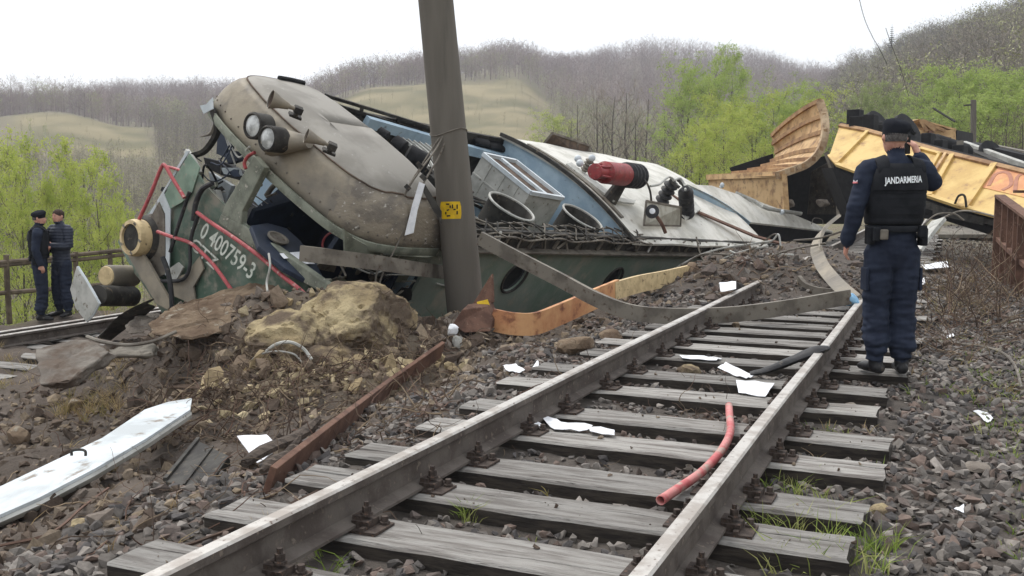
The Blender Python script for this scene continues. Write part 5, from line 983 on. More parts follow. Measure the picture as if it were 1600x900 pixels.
# ------------------------------------------------------------------ debris
def blob(nm, c, r, mtl, seed, label=None, cat=None, group=None, rough=.35, rz=0.0, tilt=0.0, sub=3, parent=None, flat=None, facets=12):
    bm = bmesh.new(); bmesh.ops.create_icosphere(bm, subdivisions=sub, radius=1.0); rd = random.Random(seed); off = Vector((rd.uniform(0, 99), rd.uniform(0, 99), rd.uniform(0, 99)))
    cuts = [(Vector((rd.gauss(0, 1), rd.gauss(0, 1), rd.gauss(0, 1))).normalized(), rd.uniform(.62, .95)) for _ in range(facets)]
    M_ = Matrix.Rotation(rz, 3, 'Z') @ Matrix.Rotation(tilt, 3, 'Y')
    for v in bm.verts:
        d = v.co.copy(); f = 1 + rough * mnoise.fractal(d * 1.3 + off, 1.0, 2.0, 4) + rough * .5 * abs(mnoise.noise(d * 3.1 + off))
        f = 1 + rough * .45 * mnoise.fractal(d * 1.3 + off, 1.0, 2.0, 3); d = d * f
        for n_, o_ in cuts:
            e_ = d.dot(n_) - o_
            if e_ > 0: d -= n_ * e_ * .92
        f = 1 + .05 * mnoise.fractal(d * 4 + off, 1.0, 2.0, 3)
        if sub >= 4: f += .03 * mnoise.fractal(d * 7 + off, .9, 2.0, 4) - .09 * max(0, .07 - abs(mnoise.noise(d * 1.9 + off * 2))) / .07
        q = Vector((d.x * r[0], d.y * r[1], d.z * r[2])) * f
        if flat: q.z = max(min(q.z, r[2] * flat), -r[2] * flat)
        v.co = M_ @ q + Vector(c)
    me = bpy.data.meshes.new(nm); bm.to_mesh(me); bm.free(); me.shade_smooth(); me.set_sharp_from_angle(angle=math.radians(24))
    o = link(nm, me, mtl, parent)
    return tag(o, label, cat, group) if label else o
MT['clay'] = mat('yellow clay', S(180, 165, 132), S(154, 138, 108), s=2.5, c3=S(104, 92, 80), s3=2.8, lo3=.40, hi3=.58, rough=.97, bump=1.0, bs=11, bd=.06, spec=.05)
MT['earthrock'] = mat('earth-caked concrete', S(132, 116, 98), S(104, 88, 74), s=3, c3=S(150, 142, 128), s3=8, rough=.95, bump=.9, bs=16, bd=.04, spec=.1)
MT['rockgrey'] = mat('grey rock', S(140, 132, 122), S(110, 102, 94), s=6, c3=S(86, 76, 66), s3=14, rough=.92, bump=.7, bs=25, bd=.02)
MT['slabgrey'] = mat('dirty grey concrete', S(122, 116, 108), S(100, 93, 86), s=3, c3=S(94, 82, 72), s3=4, lo3=.45, hi3=.65, rough=.95, bump=.8, bs=20, bd=.02)
def gd(px, py, Y, dz=0.): q = D(px, py, Y); return q
blob('clay_boulder', D(556, 514, 9.75), (.60, .55, .46), MT['clay'], 3, 'large yellow clay boulder at the top of the earth heap beside the pole', 'boulder', sub=5, rough=.42)
blob('clay_boulder', D(468, 540, 9.5), (.54, .5, .34), MT['clay'], 5, 'lower yellow clay lump behind the wire loop', 'boulder', sub=5, rough=.42)
blob('clay_boulder', D(512, 580, 9.2), (.42, .36, .22), MT['clay'], 8, 'cracked clay lump at the front foot of the big clay boulder', 'boulder', sub=4, rough=.5)
for nm, pts, Yv, th_, mt_, lab in [('concrete_slab', [(232, 506), (330, 474), (430, 448), (442, 462), (440, 500), (380, 512), (300, 530), (236, 522)], 9.9, A(.05, .5, .1), 'earthrock', 'broken earth-covered concrete slab tilted against the locomotive front'),
                                   ('concrete_slab', [(55, 545), (130, 530), (172, 548), (108, 596), (62, 602)], 9.2, A(.0, .18, -.08), 'slabgrey', 'flat grey concrete slab lying near the lower track'),
                                   ('concrete_slab', [(168, 545), (240, 540), (235, 556), (172, 556)], 9.8, A(0, .2, -.04), 'concrete', 'small concrete fragment right of the flat slab'),
                                   ('concrete_slab', [(193, 508), (215, 494), (240, 496), (242, 520), (200, 522)], 11.3, A(0, .3, 0), 'rockgrey', 'grey concrete chunk under the bent snow plough')]:
    b = MB(); P = [D(x, y, Yv + .012 * (520 - y)) for x, y in pts]; b.prism(P, th_); o = b.build(nm, MT[mt_], None, bevel=.02); tag(o, lab, 'slab')
    s2 = o.modifiers.new('sub', 'SUBSURF'); s2.levels = 3; s2.render_levels = 3; s2.subdivision_type = 'SIMPLE'
    tx = bpy.data.textures.get('lump') or bpy.data.textures.new('lump', 'CLOUDS'); tx.noise_scale = .14; dm = o.modifiers.new('lump', 'DISPLACE'); dm.texture = tx; dm.strength = .09; dm.mid_level = .5; dm.texture_coords = 'GLOBAL'
ROCKS = [((170, 736), .13, 'clay', 'brownish earth lump under the long white panel'), ((125, 826), .055, 'clay', 'small pale stone in the soil left of the track'), ((1077, 592), .12, 'clay', 'pale broken stone lying between the rails by the white papers'), ((900, 552), .17, 'earthrock', 'tan boulder beside the left rail below the orange beam'),
         ((955, 534), .14, 'earthrock', 'tan stone between the orange beam and the left rail'), ((1072, 732), .075, 'rockgrey', 'grey stone between the rails left of the red pipe'), ((1015, 782), .085, 'rockgrey', 'grey stone at the open end of the red pipe'), ((975, 836), .06, 'rockgrey', 'angular grey stone at the nearest sleepers'), ((1525, 738), .085, 'rockgrey', 'flat pale slab stone on the right ballast'),
         ((1330, 640), .05, 'rockgrey', 'grey stone at the end of a sleeper near the officer'), ((1376, 806), .06, 'clay', 'tan angular stone touching the split sleeper end'), ((118, 640), .12, 'earthrock', 'dark soil clod below the grass tuft on the bank'), ((30, 690), .14, 'earthrock', 'large soil clod above the end of the white panel'),
         ((1285, 322), .2, 'rockgrey', 'grey rubble block beside the lifted roof section'), ((1232, 322), .2, 'rockgrey', 'reddish grey rubble lump on the lifted roof section')]
for i, (p, r, m_, lab) in enumerate(ROCKS):
    c = GH(*p) if p[1] > 400 else D(*p, 24); blob('rock', c + A(0, 0, r * .35), (r, r * .8, r * .62 if i != 8 else r * .3), MT[m_], 40 + i, lab, 'rock', rz=i, rough=.45)
def chan(nm, pts, w, h, mtl, label, cat, m=40, par=None, flange=.05, up=A(0, 0, 1)):
    # bent L-section beam through world points
    p = spline(pts, m); T = np.gradient(p, axis=0); T /= np.linalg.norm(T, axis=1)[:, None]
    b = MB(); sec = [(0, -h / 2), (w, -h / 2), (w, h / 2 - w), (flange, h / 2 - w), (flange, h / 2), (0, h / 2)]; V = []
    for i in range(m):
        s_ = unit(np.cross(T[i], up)); u_ = np.cross(s_, T[i]); u_ = u_ if u_ @ up > 0 else -u_; s_ = -s_ if s_[1] < 0 else s_
        V += [p[i] + s_ * a + u_ * c for a, c in sec]
    k = len(sec); fs = [(i * k + j, i * k + (j + 1) % k, (i + 1) * k + (j + 1) % k, (i + 1) * k + j) for i in range(m - 1) for j in range(k)] + [tuple(range(k)), tuple(range((m - 1) * k, m * k))]
    b.add(V, fs); o = b.build(nm, mtl, par); return tag(o, label, cat) if label else o
chan('bent_beam', [D(748, 372, 11.2), D(800, 400, 11.0), D(870, 436, 10.7), D(930, 468, 10.3), D(985, 488, 10.0), D(1050, 494, 9.85), D(1140, 492, 9.9), D(1230, 481, 10.05), D(1330, 464, 10.25)], .02, .155, MT['steel_grey'], 'long bent grey steel beam sagging from the pole across the rails', 'beam', 60)
chan('bent_beam', [D(468, 396, 10.2), D(520, 402, 10.15), D(600, 412, 10.6), D(650, 420, 11.0), D(700, 426, 11.9)], .02, .16, MT['steel_grey'], 'grey steel beam lying across the torn cab window', 'beam')
chan('bent_beam', [D(1308, 343, 15), D(1286, 362, 14), D(1276, 384, 13.2), D(1282, 410, 12.3), D(1305, 440, 11.3), D(1334, 466, 10.6)], .02, .16, MT['roof_tan'], 'hook-shaped bent flat beam leaning by the officer on the right rail', 'beam', 40, up=A(.7, .3, .5))
chan('bent_beam', [D(1428, 392, 13), D(1444, 368, 13.3), D(1466, 342, 13.6)], .02, .2, MT['grey_lt'], 'short pale bent plate just right of the near officer', 'beam', 12, up=A(.8, 0, .5))
chan('bent_beam', [D(1245, 436, 12.6), D(1256, 448, 12.4), D(1275, 455, 12.2), D(1300, 458, 12)], .02, .1, MT['steel_grey'], 'small kinked strip on the sleepers under the hooked beam', 'beam', 12)
# orange beam at the pole
ob = thing('buffer_beam', 'orange and cream steel beam bent round the foot of the pole', 'beam', D(800, 522, 10.7))
MT['orange_rust'] = mat('orange paint with rust', S(208, 160, 114), S(188, 132, 92), s=3, c3=S(126, 80, 62), s3=6, lo3=.52, hi3=.68, rough=.6, bump=.15)
chan('beam_face', [D(768, 500, 10.6), D(800, 506, 10.55), D(838, 506, 10.6), D(880, 490, 11.0), D(930, 468, 11.6), D(968, 452, 12.1)], .03, .24, MT['orange_rust'], None, None, 30, ob, .05)
chan('beam_face', [D(962, 455, 12.0), D(1000, 444, 12.6), D(1040, 436, 13.2), D(1078, 427, 13.8)], .03, .22, MT['cream'], None, None, 14, ob, .05)
b = MB(); b.prism([D(738, 476, 10.9), D(768, 428, 10.9), D(770, 472, 10.75), D(752, 486, 10.75)], A(.02, .03, 0)); b.build('side_plate', MT['rust'], ob)
b = MB(); b.prism([D(706, 508, 10.3), D(722, 484, 10.4), D(762, 478, 10.6), D(770, 502, 10.5), D(766, 518, 10.4), D(726, 520, 10.3)], A(.05, .25, .03)); b.build('end_block', MT['rust'], ob, bevel=.01)
b = MB(); b.prism([D(745, 472, 10.68), D(762, 468, 10.68), D(766, 480, 10.66), D(748, 482, 10.66)], A(0, .02, 0)); b.build('tab', MT['yellow_sign'], ob)
blob('ballast_lump', D(1080, 424, 13.9), (.16, .2, .14), MT['earthrock'], 71, parent=ob, sub=3)
# brown bar from the heap to the near rail
b = MB(); b.tube([GH(420, 772) + A(0, 0, .05), GH(516, 700) + A(0, 0, .08), GH(606, 628) + A(0, 0, .12), D(690, 546, 9.3)], .018, 4, ry=.085, rect=True, up=A(.3, -.3, 1)); o = b.build('steel_bar', MT['rust'], None, bevel=.004); tag(o, 'long rust-brown flat steel bar running down from the pole to the near rail', 'bar')
# long white panel
MT['panel_white'] = mat('muddy white door paint', S(204, 212, 216), S(178, 184, 186), s=2.2, lo=.42, hi=.62, c3=S(126, 114, 100), s3=5, lo3=.56, hi3=.7, rough=.45, bump=.15, bs=14)
wp = thing('door_panel', 'long white door panel lying on the soil at the left', 'panel', GH(150, 740))
TPX = [(-40, 782, .02), (0, 760, .03), (80, 722, .05), (160, 684, .06), (226, 640, .07), (262, 628, .08), (300, 622, .1), (297, 640, .08), (230, 684, .06), (150, 731, .04), (60, 778, .02), (0, 804, .02), (-40, 824, .0)]
P = [G(x, y, -.42 + dz - .0008 * max(0, 150 - x)) for x, y, dz in TPX]
b = MB(); b.prism(P, A(0, 0, -.02)); b.build('outer_sheet', MT['panel_white'], wp)
e = [P[7], P[8], P[9], P[10], P[11], P[12]]
b = MB(); b.grid([[p + A(0, 0, -.022) for p in e], [p + A(.01, -.02, -.04) for p in e], [p + A(.0, .01, -.075) for p in e]], thick=A(0, .03, 0)); b.build('edge_channel', MT['grey_lt'], wp, smooth=True)
c = G(124, 712, -.37); b = MB(); b.tube(spline([c + A(-.05, 0, 0), c + A(-.05, .01, .03), c + A(.0, .02, .035), c + A(.04, .0, .03), c + A(.045, -.01, .0)], 14), .009, 6); b.build('handle', MT['steel_dark'], wp, smooth=True)
c = G(187, 702, -.43); b = MB(); b.tube([c + A(-.05, -.03, 0), c + A(.06, .03, .0)], .055, 16); b.build('hinge_tube', MT['steel_dark'], wp, smooth=True)
b = MB(); b.lathe(c + A(-.05, -.03, 0), A(-.9, -.5, 0), [(.04, .0), (.04, .004)], 14); b.build('hinge_bore', MT['black'], wp)
# small pieces on the soil
def flatpiece(nm, pts, mtl, label, cat, dz=.03, th=.003, group=None, lift=None, wav=.012):
    base = GHB([p[0] for p in pts], [p[1] for p in pts]); z = base[:, 2].max() if lift is None else lift
    bm = bmesh.new(); bm.faces.new([bm.verts.new(G(x, y, z + dz)) for x, y in pts]); bmesh.ops.triangulate(bm, faces=bm.faces[:]); bmesh.ops.subdivide_edges(bm, edges=bm.edges[:], cuts=3, use_grid_fill=True); bmesh.ops.triangulate(bm, faces=bm.faces[:])
    for v in bm.verts: k = v.co * 17; v.co.z += wav * (mnoise.noise(k) + .6 * abs(mnoise.noise(k * 2.3))); v.co.x += .004 * mnoise.noise(k * 3)
    bmesh.ops.recalc_face_normals(bm, faces=bm.faces); me = bpy.data.meshes.new(nm); bm.to_mesh(me); bm.free(); o = link(nm, me, mtl); so = o.modifiers.new('s', 'SOLIDIFY'); so.thickness = th; return tag(o, label, cat, group)
flatpiece('sheet_piece', [(370, 682), (416, 679), (437, 700), (402, 725)], MT['paper'], 'small white angular sheet standing in the twigs left of the brown bar', 'sheet', dz=.10, th=.006)
bx_ = thing('battery_box', 'black rectangular box half buried in the soil left of the near rail', 'box', GH(310, 760))
zb_ = GH(306, 745)[2] + .06; P = [G(258, 752, zb_ + .05), G(310, 688, zb_ + .10), G(358, 712, zb_ + .17), G(318, 768, zb_ + .12)]; b = MB(); b.prism(P, A(.0, .05, -.13)); b.build('box_body', MT['steel_dark'], bx_, bevel=.008)
b = MB(); b.tube([P[0] + A(0, 0, .012), P[1] + A(0, 0, .012)], .012, 4, rect=True).tube([(P[0] + P[3]) / 2 + A(0, 0, .01), (P[1] + P[2]) / 2 + A(0, 0, .01)], .006, 4, rect=True); b.build('box_rim', MT['steel_dark'], bx_)
MT['darkwood'] = mat('dark rotten wood', S(92, 82, 74), S(64, 56, 50), s=5, c3=S(120, 108, 98), s3=12, rough=.95, bump=.9, bs=20, bd=.02, st=(1, 4, 4))
for i, (a, c, r, lab) in enumerate([((382, 742), (500, 692), .05, 'splintered dark timber leaning on the brown bar'), ((410, 756), (470, 728), .035, 'short rotten wood splinter under the white angular sheet'), ((395, 728), (440, 712), .03, 'dark wood splinter just right of the black box')]):
    p, q = GH(*a) + A(0, 0, .06), GH(*c) + A(0, 0, .14); b = MB(); b.tube([p + (q - p) * t + A(0, 0, .015 * math.sin(7 * t)) for t in np.linspace(0, 1, 9)], [r * k for k in (.5, .9, 1.1, 1, 1.1, .9, 1, .7, .3)], 7, ry=[r * .6] * 9); o = b.build('timber_splinter', MT['darkwood']); tag(o, lab, 'timber', 'wood splinters by the brown bar')
# between the rails
MT['pipe'] = mat('scuffed pinkish pipe', S(190, 96, 98), S(204, 136, 132), s=7, lo=.4, hi=.6, c3=S(176, 158, 146), s3=12, lo3=.5, hi3=.66, rough=.55, bump=.15)
b = MB(); b.tube(spline([G(1032, 782, .035), G(1062, 762, .035), G(1096, 738, .04), G(1126, 706, .05), G(1141, 676, .06), G(1140, 650, .05), G(1139, 634, .05)], 30), .022, 12, cap=False); o = b.build('red_pipe', MT['pipe'], None, smooth=True); tag(o, 'curved scuffed red pipe lying between the rails', 'pipe')
so = o.modifiers.new('s', 'SOLIDIFY'); so.thickness = .004
b = MB(); b.tube(spline([G(1172, 584, .03), G(1200, 578, .06), G(1240, 562, .12), G(1270, 550, .18), G(1290, 544, .2)], 14), [.03, .04, .045, .045, .045, .05, .055, .06, .065, .07, .075, .075, .07, .05], 10, ry=[.015, .02, .02, .025, .025, .03, .03, .03, .035, .035, .035, .035, .03, .02]); o = b.build('rubber_strip', MT['rubber'], None, smooth=True); tag(o, 'flattened black rubber bellows draped over the right rail', 'rubber strip')
PAP = [([(1121, 574), (1134, 567), (1180, 588), (1166, 592), (1146, 586)], 'folded white paper strip above the larger sheet between the rails'), ([(1150, 592), (1210, 600), (1196, 619), (1154, 614)], 'largest white sheet lying between the rails near the right rail'), ([(844, 652), (852, 649), (876, 659), (926, 664), (918, 673), (866, 670)], 'long white torn paper on a sleeper by the left rail'), ([(918, 667), (960, 670), (960, 680), (922, 676)], 'white paper scrap at the right end of the long torn paper'),
       ([(813, 652), (824, 650), (852, 668), (846, 671), (820, 660)], 'crumpled white paper between left rail and long torn paper'), ([(1062, 556), (1100, 556), (1128, 559), (1120, 563), (1066, 560)], 'narrow white paper strip on a far sleeper'), ([(786, 571), (806, 570), (820, 578), (812, 583), (790, 578)], 'white scrap in the rubble under the orange beam'), ([(832, 574), (841, 562), (842, 576)], 'tiny upright white scrap under the orange beam'),
       ([(735, 646), (752, 640), (762, 634), (758, 645)], 'white scrap resting at the outer side of the left rail'), ([(1476, 520), (1486, 513), (1491, 526), (1480, 529)], 'small pale card lying on the right ballast'), ([(1440, 414), (1480, 408), (1484, 417), (1446, 421)], 'pale green plastic bag beyond the officer on the right'), ([(1428, 438), (1444, 434), (1446, 444), (1430, 446)], 'white litter at the right side of the officer legs'),
       ([(1124, 441), (1150, 440), (1150, 452), (1126, 456)], 'small white box lid beside the far left rail'), ([(1520, 642), (1538, 640), (1552, 654), (1544, 662)], 'pale torn litter on the right ballast edge'), ([(1490, 796), (1506, 790), (1506, 801)], 'tiny cream scrap on the near right ballast')]
for i, (pts, lab) in enumerate(PAP):
    on_track = i in (0, 1, 2, 3, 4, 5); flatpiece('paper_sheet', pts, MT['paper'], lab, 'paper', dz=.016 if i not in (10, 11, 12) else .07, group='scattered white papers', lift=.0 if on_track else None, wav=.014)
sc_ = thing('crumpled_bag', 'white and grey crumpled bag caught under the brown block at the pole', 'bag', D(705, 540, 10.1))
blob('bag', D(707, 516, 10.1), (.06, .04, .08), MT['paper'], 90, rough=.9, facets=22, tilt=.5, parent=sc_); blob('bag_tail', D(716, 536, 10.05), (.06, .04, .10), MT['grey_lt'], 91, rough=.7, parent=sc_)
gl = blob('glove', D(1330, 469, 10.3), (.10, .06, .07), mat('blue plastic', S(142, 188, 220), S(120, 168, 206), s=9, rough=.5, bump=.2), 92, 'light blue plastic bag lying on the right rail head', 'bag', rough=.4)
b = MB(); b.tube(spline([D(1204, 427, 13.5), D(1240, 424, 13.4), D(1286, 416, 13.2)], 10), .022, 8); o = b.build('red_rod', MT['red'], None, smooth=True); tag(o, 'thin red rod on the rubble left of the hooked beam', 'rod')
b = MB(); b.tube([D(1150, 428, 13.6), D(1165, 426, 13.6), D(1204, 427, 13.5)], [.03, .07, .04], 10); o = b.build('wooden_handle', MT['roof_tan'], None, smooth=True); tag(o, 'tan handle-shaped piece at the end of the thin red rod', 'handle')
# cables
def cable(pts, r, m_, lab, grp=None, n=50): b = MB(); b.tube(spline(pts, n), r, 6); o = b.build('loose_cable', MT[m_], None, smooth=True); tag(o, lab, 'cable', grp)
cable([D(412, 588, 9.0), D(408, 570, 9.0), D(414, 552, 8.95), D(432, 538, 8.95), D(454, 535, 8.95), D(474, 545, 8.95), D(487, 562, 8.9)], .016, 'grey_lt', 'thick grey cable arch standing in front of the clay lump')
cable([D(390, 588, 8.9), D(388, 572, 8.9), D(402, 556, 8.9), D(430, 549, 8.9), D(458, 553, 8.9), D(472, 566, 8.9)], .009, 'grey_lt', 'thin grey wire loop in front of the clay lump')
cable([D(136, 526, 9.6), D(160, 534, 9.4), D(200, 539, 9.3), D(240, 533, 9.3), D(276, 518, 9.4)], .018, 'steel_grey', 'curved grey hose on the soil below the snow plough')
cable([GH(1432, 534) + A(0, 0, .03), GH(1480, 540) + A(0, 0, .03), GH(1530, 549) + A(0, 0, .05), GH(1566, 560) + A(0, 0, .05), GH(1586, 580) + A(0, 0, .04), GH(1596, 612) + A(0, 0, .03)], .012, 'steel_grey', 'loose grey cable curving over the right ballast')
cable([D(1470, 342, 16.5), D(1500, 330, 16), D(1530, 332, 15.5), D(1570, 342, 15), D(1620, 350, 14)], .016, 'steel_grey', 'slack cable below the yellow wagon at the right')
cable([D(1444, 350, 13), D(1464, 335, 13), D(1490, 334, 13), D(1506, 344, 13)], .012, 'steel_grey', 'small cable arc just right of the officer belt')
cable([D(420, 396, 10.4), D(422, 416, 10.3), D(417, 440, 10.3), D(418, 456, 10.2)], .012, 'grey_lt', 'short pale wire hanging over the green front panel')
wt = [[(1050, 422), (1090, 400), (1130, 388), (1180, 380), (1206, 376), (1216, 366), (1220, 384)], [(1085, 444), (1120, 420), (1150, 400), (1182, 386)], [(1060, 420), (1096, 398), (1140, 398)], [(1100, 418), (1150, 396), (1200, 384)], [(1150, 420), (1178, 396), (1200, 372), (1214, 366), (1219, 378), (1218, 392)], [(1088, 370), (1094, 396), (1104, 414), (1110, 420)], [(1140, 392), (1170, 404), (1192, 398), (1240, 398)], [(1180, 410), (1230, 392), (1290, 380)], [(1240, 376), (1280, 372), (1320, 360)], [(1066, 440), (1110, 428), (1160, 412)], [(1090, 430), (1130, 420), (1180, 416), (1230, 408)], [(1120, 436), (1160, 430), (1214, 420)], [(1235, 440), (1250, 428), (1275, 436), (1295, 452)]]
tg = thing('wire_tangle', 'tangle of fallen grey wires on the rubble behind the locomotive tail', 'wire tangle', D(1150, 430, 14.5))
for i, pts in enumerate(wt): b = MB(); b.tube(spline([D(x, y, 15.2 - (x - 1050) * .008 - .6 * math.sin(i)) for x, y in pts], 28), .014, 5); b.build('wire', MT['grey_lt' if i % 3 == 0 else 'steel_grey'], tg, smooth=True)
# ------------------------------------------------------------------ roots, twigs, grass (stuff)
t_ = TV(); tc_ = []
def twig(p, d, ln, r, wig=.25, seg=7, col=None, droop=.0):
    q = [p]
    for i in range(seg): d = unit(d + rng.normal(0, wig, 3) + A(0, 0, -droop)); q.append(q[-1] + d * ln / seg)
    V, Fc = tube_np_(np.array(q), np.linspace(r, r * .35, seg + 1)); t_.add(V, Fc); tc_.append(np.repeat(col[None], len(V), 0))
def tube_np_(p, r, n=4):
    k = len(p); T = np.gradient(p, axis=0); T /= np.linalg.norm(T, axis=1)[:, None] + 1e-9; a = np.cross(T, A(.31, .77, .2)); a /= np.linalg.norm(a, axis=1)[:, None] + 1e-9; b = np.cross(T, a); an = np.arange(n) * 2 * math.pi / n
    V = (p[:, None] + np.asarray(r)[:, None, None] * (a[:, None] * np.cos(an)[None, :, None] + b[:, None] * np.sin(an)[None, :, None])).reshape(-1, 3)
    fs = [t for i in range(k - 1) for j in range(n) for t in ((i * n + j, i * n + (j + 1) % n, (i + 1) * n + (j + 1) % n), (i * n + j, (i + 1) * n + (j + 1) % n, (i + 1) * n + j))]
    return V, np.array(fs)
TC = [A(*S(98, 83, 72)), A(*S(80, 67, 59)), A(*S(112, 98, 84)), A(*S(138, 122, 102)), A(*S(104, 84, 74))]
def zone(n, px0, px1, py0, py1, ln, r, upz=.2, lift=.02, droop=.06, wig=.3):
    for p in GHB(rng.uniform(px0, px1, n), rng.uniform(py0, py1, n)):
        p = p + A(0, 0, lift * rng.random())
        d = unit(A(rng.normal(), rng.normal(), abs(rng.normal(0, upz)))); twig(p, d, ln * rng.uniform(.4, 1.3), r * rng.uniform(.5, 1.4), wig, col=TC[rng.integers(5)] * rng.uniform(.7, 1.2), droop=droop)
zone(420, 330, 720, 500, 660, .32, .005, .5, .08); zone(260, 200, 460, 560, 700, .4, .005, .6, .06); zone(170, 0, 400, 580, 860, .45, .005, .15); zone(150, 240, 480, 590, 700, .42, .006, .8, .08, .04, .2); zone(140, 420, 700, 530, 650, .34, .005, .7, .07, .04, .22); zone(160, 150, 480, 480, 580, .3, .004, .4); zone(200, 520, 700, 560, 700, .25, .004, .5, .05); zone(120, 560, 760, 480, 580, .3, .005, .6, .05)
zone(80, 760, 1000, 520, 640, .25, .004, .2); zone(110, 1040, 1300, 385, 460, .5, .008, .3); zone(60, 1060, 1160, 590, 690, .2, .003, .5); zone(50, 300, 600, 690, 860, .35, .005, .15); zone(420, 1430, 1600, 400, 560, .5, .004, .8, .05); zone(320, 1470, 1600, 390, 520, .9, .005, 1.2, .1, .02); zone(40, 600, 1300, 560, 880, .14, .0025, .1)
for pts, r in [([(210, 892), (330, 850), (450, 800), (560, 744)], .008), ([(10, 780), (120, 730), (200, 660), (240, 640)], .006), ([(0, 862), (80, 842), (130, 800), (170, 770)], .008), ([(330, 612), (260, 608), (400, 606)], .015), ([(250, 800), (280, 740), (292, 676)], .007), ([(300, 590), (420, 580), (470, 490 + 60)], .008), ([(40, 620), (90, 590), (160, 560)], .006), ([(850, 884), (880, 886), (890, 892)], .012)]:
    q = spline([GH(*p) + A(0, 0, .03) for p in pts], 16); V, Fc = tube_np_(q, np.full(16, r)); t_.add(V, Fc); tc_.append(np.repeat((TC[rng.integers(5)])[None], len(V), 0))
V, Fc = t_.get(); o = link('roots_and_twigs', rawmesh('roots_and_twigs', V, Fc, np.vstack(tc_)), MT['twig']); tag(o, 'torn brown roots and dry twigs littering the earth heap', 'roots', kind='stuff')
def grass(n_list, name, label):
    VV, FF, CC, k = [], [], [], 0
    for (n, px0, px1, py0, py1, h, cols, clump) in n_list:
        for p0_ in GHB(rng.uniform(px0, px1, n), rng.uniform(py0, py1, n)):
            c_ = A(*S(*cols[rng.integers(len(cols))]))
            for _ in range(clump):
                p = p0_ + A(rng.normal(0, .02), rng.normal(0, .02), -.01); d = A(rng.normal(0, .45), rng.normal(0, .45), 1.0); hh = h * rng.uniform(.4, 1.2); w = .0022 + .0008 * rng.random(); s_ = unit(np.cross(d, A(rng.normal(), rng.normal(), 0)))
                m1 = p + d * hh * .5; m2 = p + d * hh * .9 + A(d[0], d[1], -.25) * hh * .35
                VV += [p - s_ * w, p + s_ * w, m1 - s_ * w * .8, m1 + s_ * w * .8, m2]; FF += [(k, k + 1, k + 3), (k, k + 3, k + 2), (k + 2, k + 3, k + 4)]; CC += [c_ * rng.uniform(.8, 1.2)] * 5; k += 5
    o = link(name, rawmesh(name, np.array(VV), np.array(FF), np.array(CC)), MT['grass']); tag(o, label, 'grass', kind='stuff')
GRN = [(128, 148, 70), (150, 162, 88), (168, 170, 110), (110, 130, 60)]; DRY = [(178, 160, 120), (150, 130, 96), (140, 130, 84)]
grass([(26, 1160, 1330, 790, 895, .16, GRN, 9), (14, 1160, 1330, 740, 800, .12, GRN, 8), (16, 1250, 1380, 650, 740, .10, GRN + DRY, 7), (14, 1330, 1400, 840, 895, .14, GRN, 8), (5, 720, 745, 800, 812, .14, GRN, 9), (4, 480, 560, 850, 895, .12, GRN, 7), (6, 700, 1000, 690, 880, .08, GRN + DRY, 5), (34, 1520, 1600, 580, 720, .09, GRN, 7), (60, 1420, 1600, 500, 640, .10, DRY + GRN, 7), (14, 1570, 1600, 640, 900, .09, GRN, 7)], 'green_grass', 'fresh green grass tufts beside the sleepers and at the right edge')
grass([(70, 90, 200, 560, 660, .22, DRY, 12), (20, 0, 60, 545, 620, .15, DRY, 10), (16, 320, 420, 560, 600, .10, GRN + DRY, 6), (18, 0, 420, 640, 860, .10, DRY, 6), (160, -20, 240, 440, 500, .55, DRY + GRN, 10), (60, 1440, 1560, 400, 500, .2, DRY, 8)], 'dry_grass', 'dry straw-coloured grass on the torn bank and along the fence')

n = 1500; x = rng.normal(-1.85, .55, n); y = rng.normal(9.0, .5, n); k = rng.random(n) < .9; cc_ = palette(n, np.array([S(184, 170, 140), S(160, 146, 118), S(126, 112, 96), S(104, 92, 80)])); o = stones('clay_crumbs', np.stack([x, y, hgt(x, y)], -1), np.clip(rng.gamma(1.6, .018, n), .008, .10), cc_, MT['clod'], flat=.75, sink=.3); tag(o, 'pale clay crumbs scattered below the clay boulders', 'clay', kind='stuff')

n = 150; x = rng.normal(-1.75, .62, n); y = rng.normal(9.25, .38, n); cc_ = palette(n, np.array([S(176, 160, 128), S(150, 134, 106), S(118, 104, 90), S(98, 86, 76)])); o = stones('clay_clods', np.stack([x, y, hgt(x, y)], -1), np.clip(rng.gamma(4, .022, n), .04, .17), cc_, MT['clod'], flat=.85, sink=.2); tag(o, 'large broken clay and earth clods heaped round the clay boulders', 'clay', kind='stuff')
n = 420; x = np.concatenate([rng.normal(-3.2, .5, n // 2), rng.normal(-.75, .4, n // 2)]); y = np.concatenate([rng.normal(10.0, .4, n // 2), rng.normal(10.2, .4, n // 2)]); o = stones('earth_clods', np.stack([x, y, hgt(x, y)], -1), np.clip(rng.gamma(2.5, .022, n), .02, .15), palette(n, SP), MT['clod'], flat=.85, sink=.25); tag(o, 'coarse brown earth clods on the bank below the cab and pole', 'soil', kind='stuff')

# ------------------------------------------------------------------ people
MT['uniform'] = mat('navy uniform cloth', S(43, 50, 66), S(35, 41, 56), s=6, rough=.85, bump=.35, bs=90, bd=.004, spec=.2)
MT['vest'] = mat('black vest fabric', S(36, 38, 42), S(28, 30, 34), s=10, rough=.85, bump=.5, bs=120, bd=.004, spec=.2)
MT['skin'] = mat('skin', S(206, 158, 138), S(188, 136, 118), s=14, rough=.55, bump=.1, bs=60, bd=.003)
MT['boot'] = mat('black leather boot', S(40, 40, 42), S(28, 28, 30), s=14, c3=S(78, 72, 66), s3=20, rough=.5, bump=.2, bs=60, bd=.004)
MT['hair_grey'] = mat('short grey-brown hair', S(96, 92, 90), S(70, 66, 64), s=60, rough=.9, bump=.8, bs=200, bd=.004)
MT['hair_dark'] = mat('short dark hair', S(74, 58, 50), S(52, 40, 36), s=60, rough=.9, bump=.8, bs=200, bd=.004)
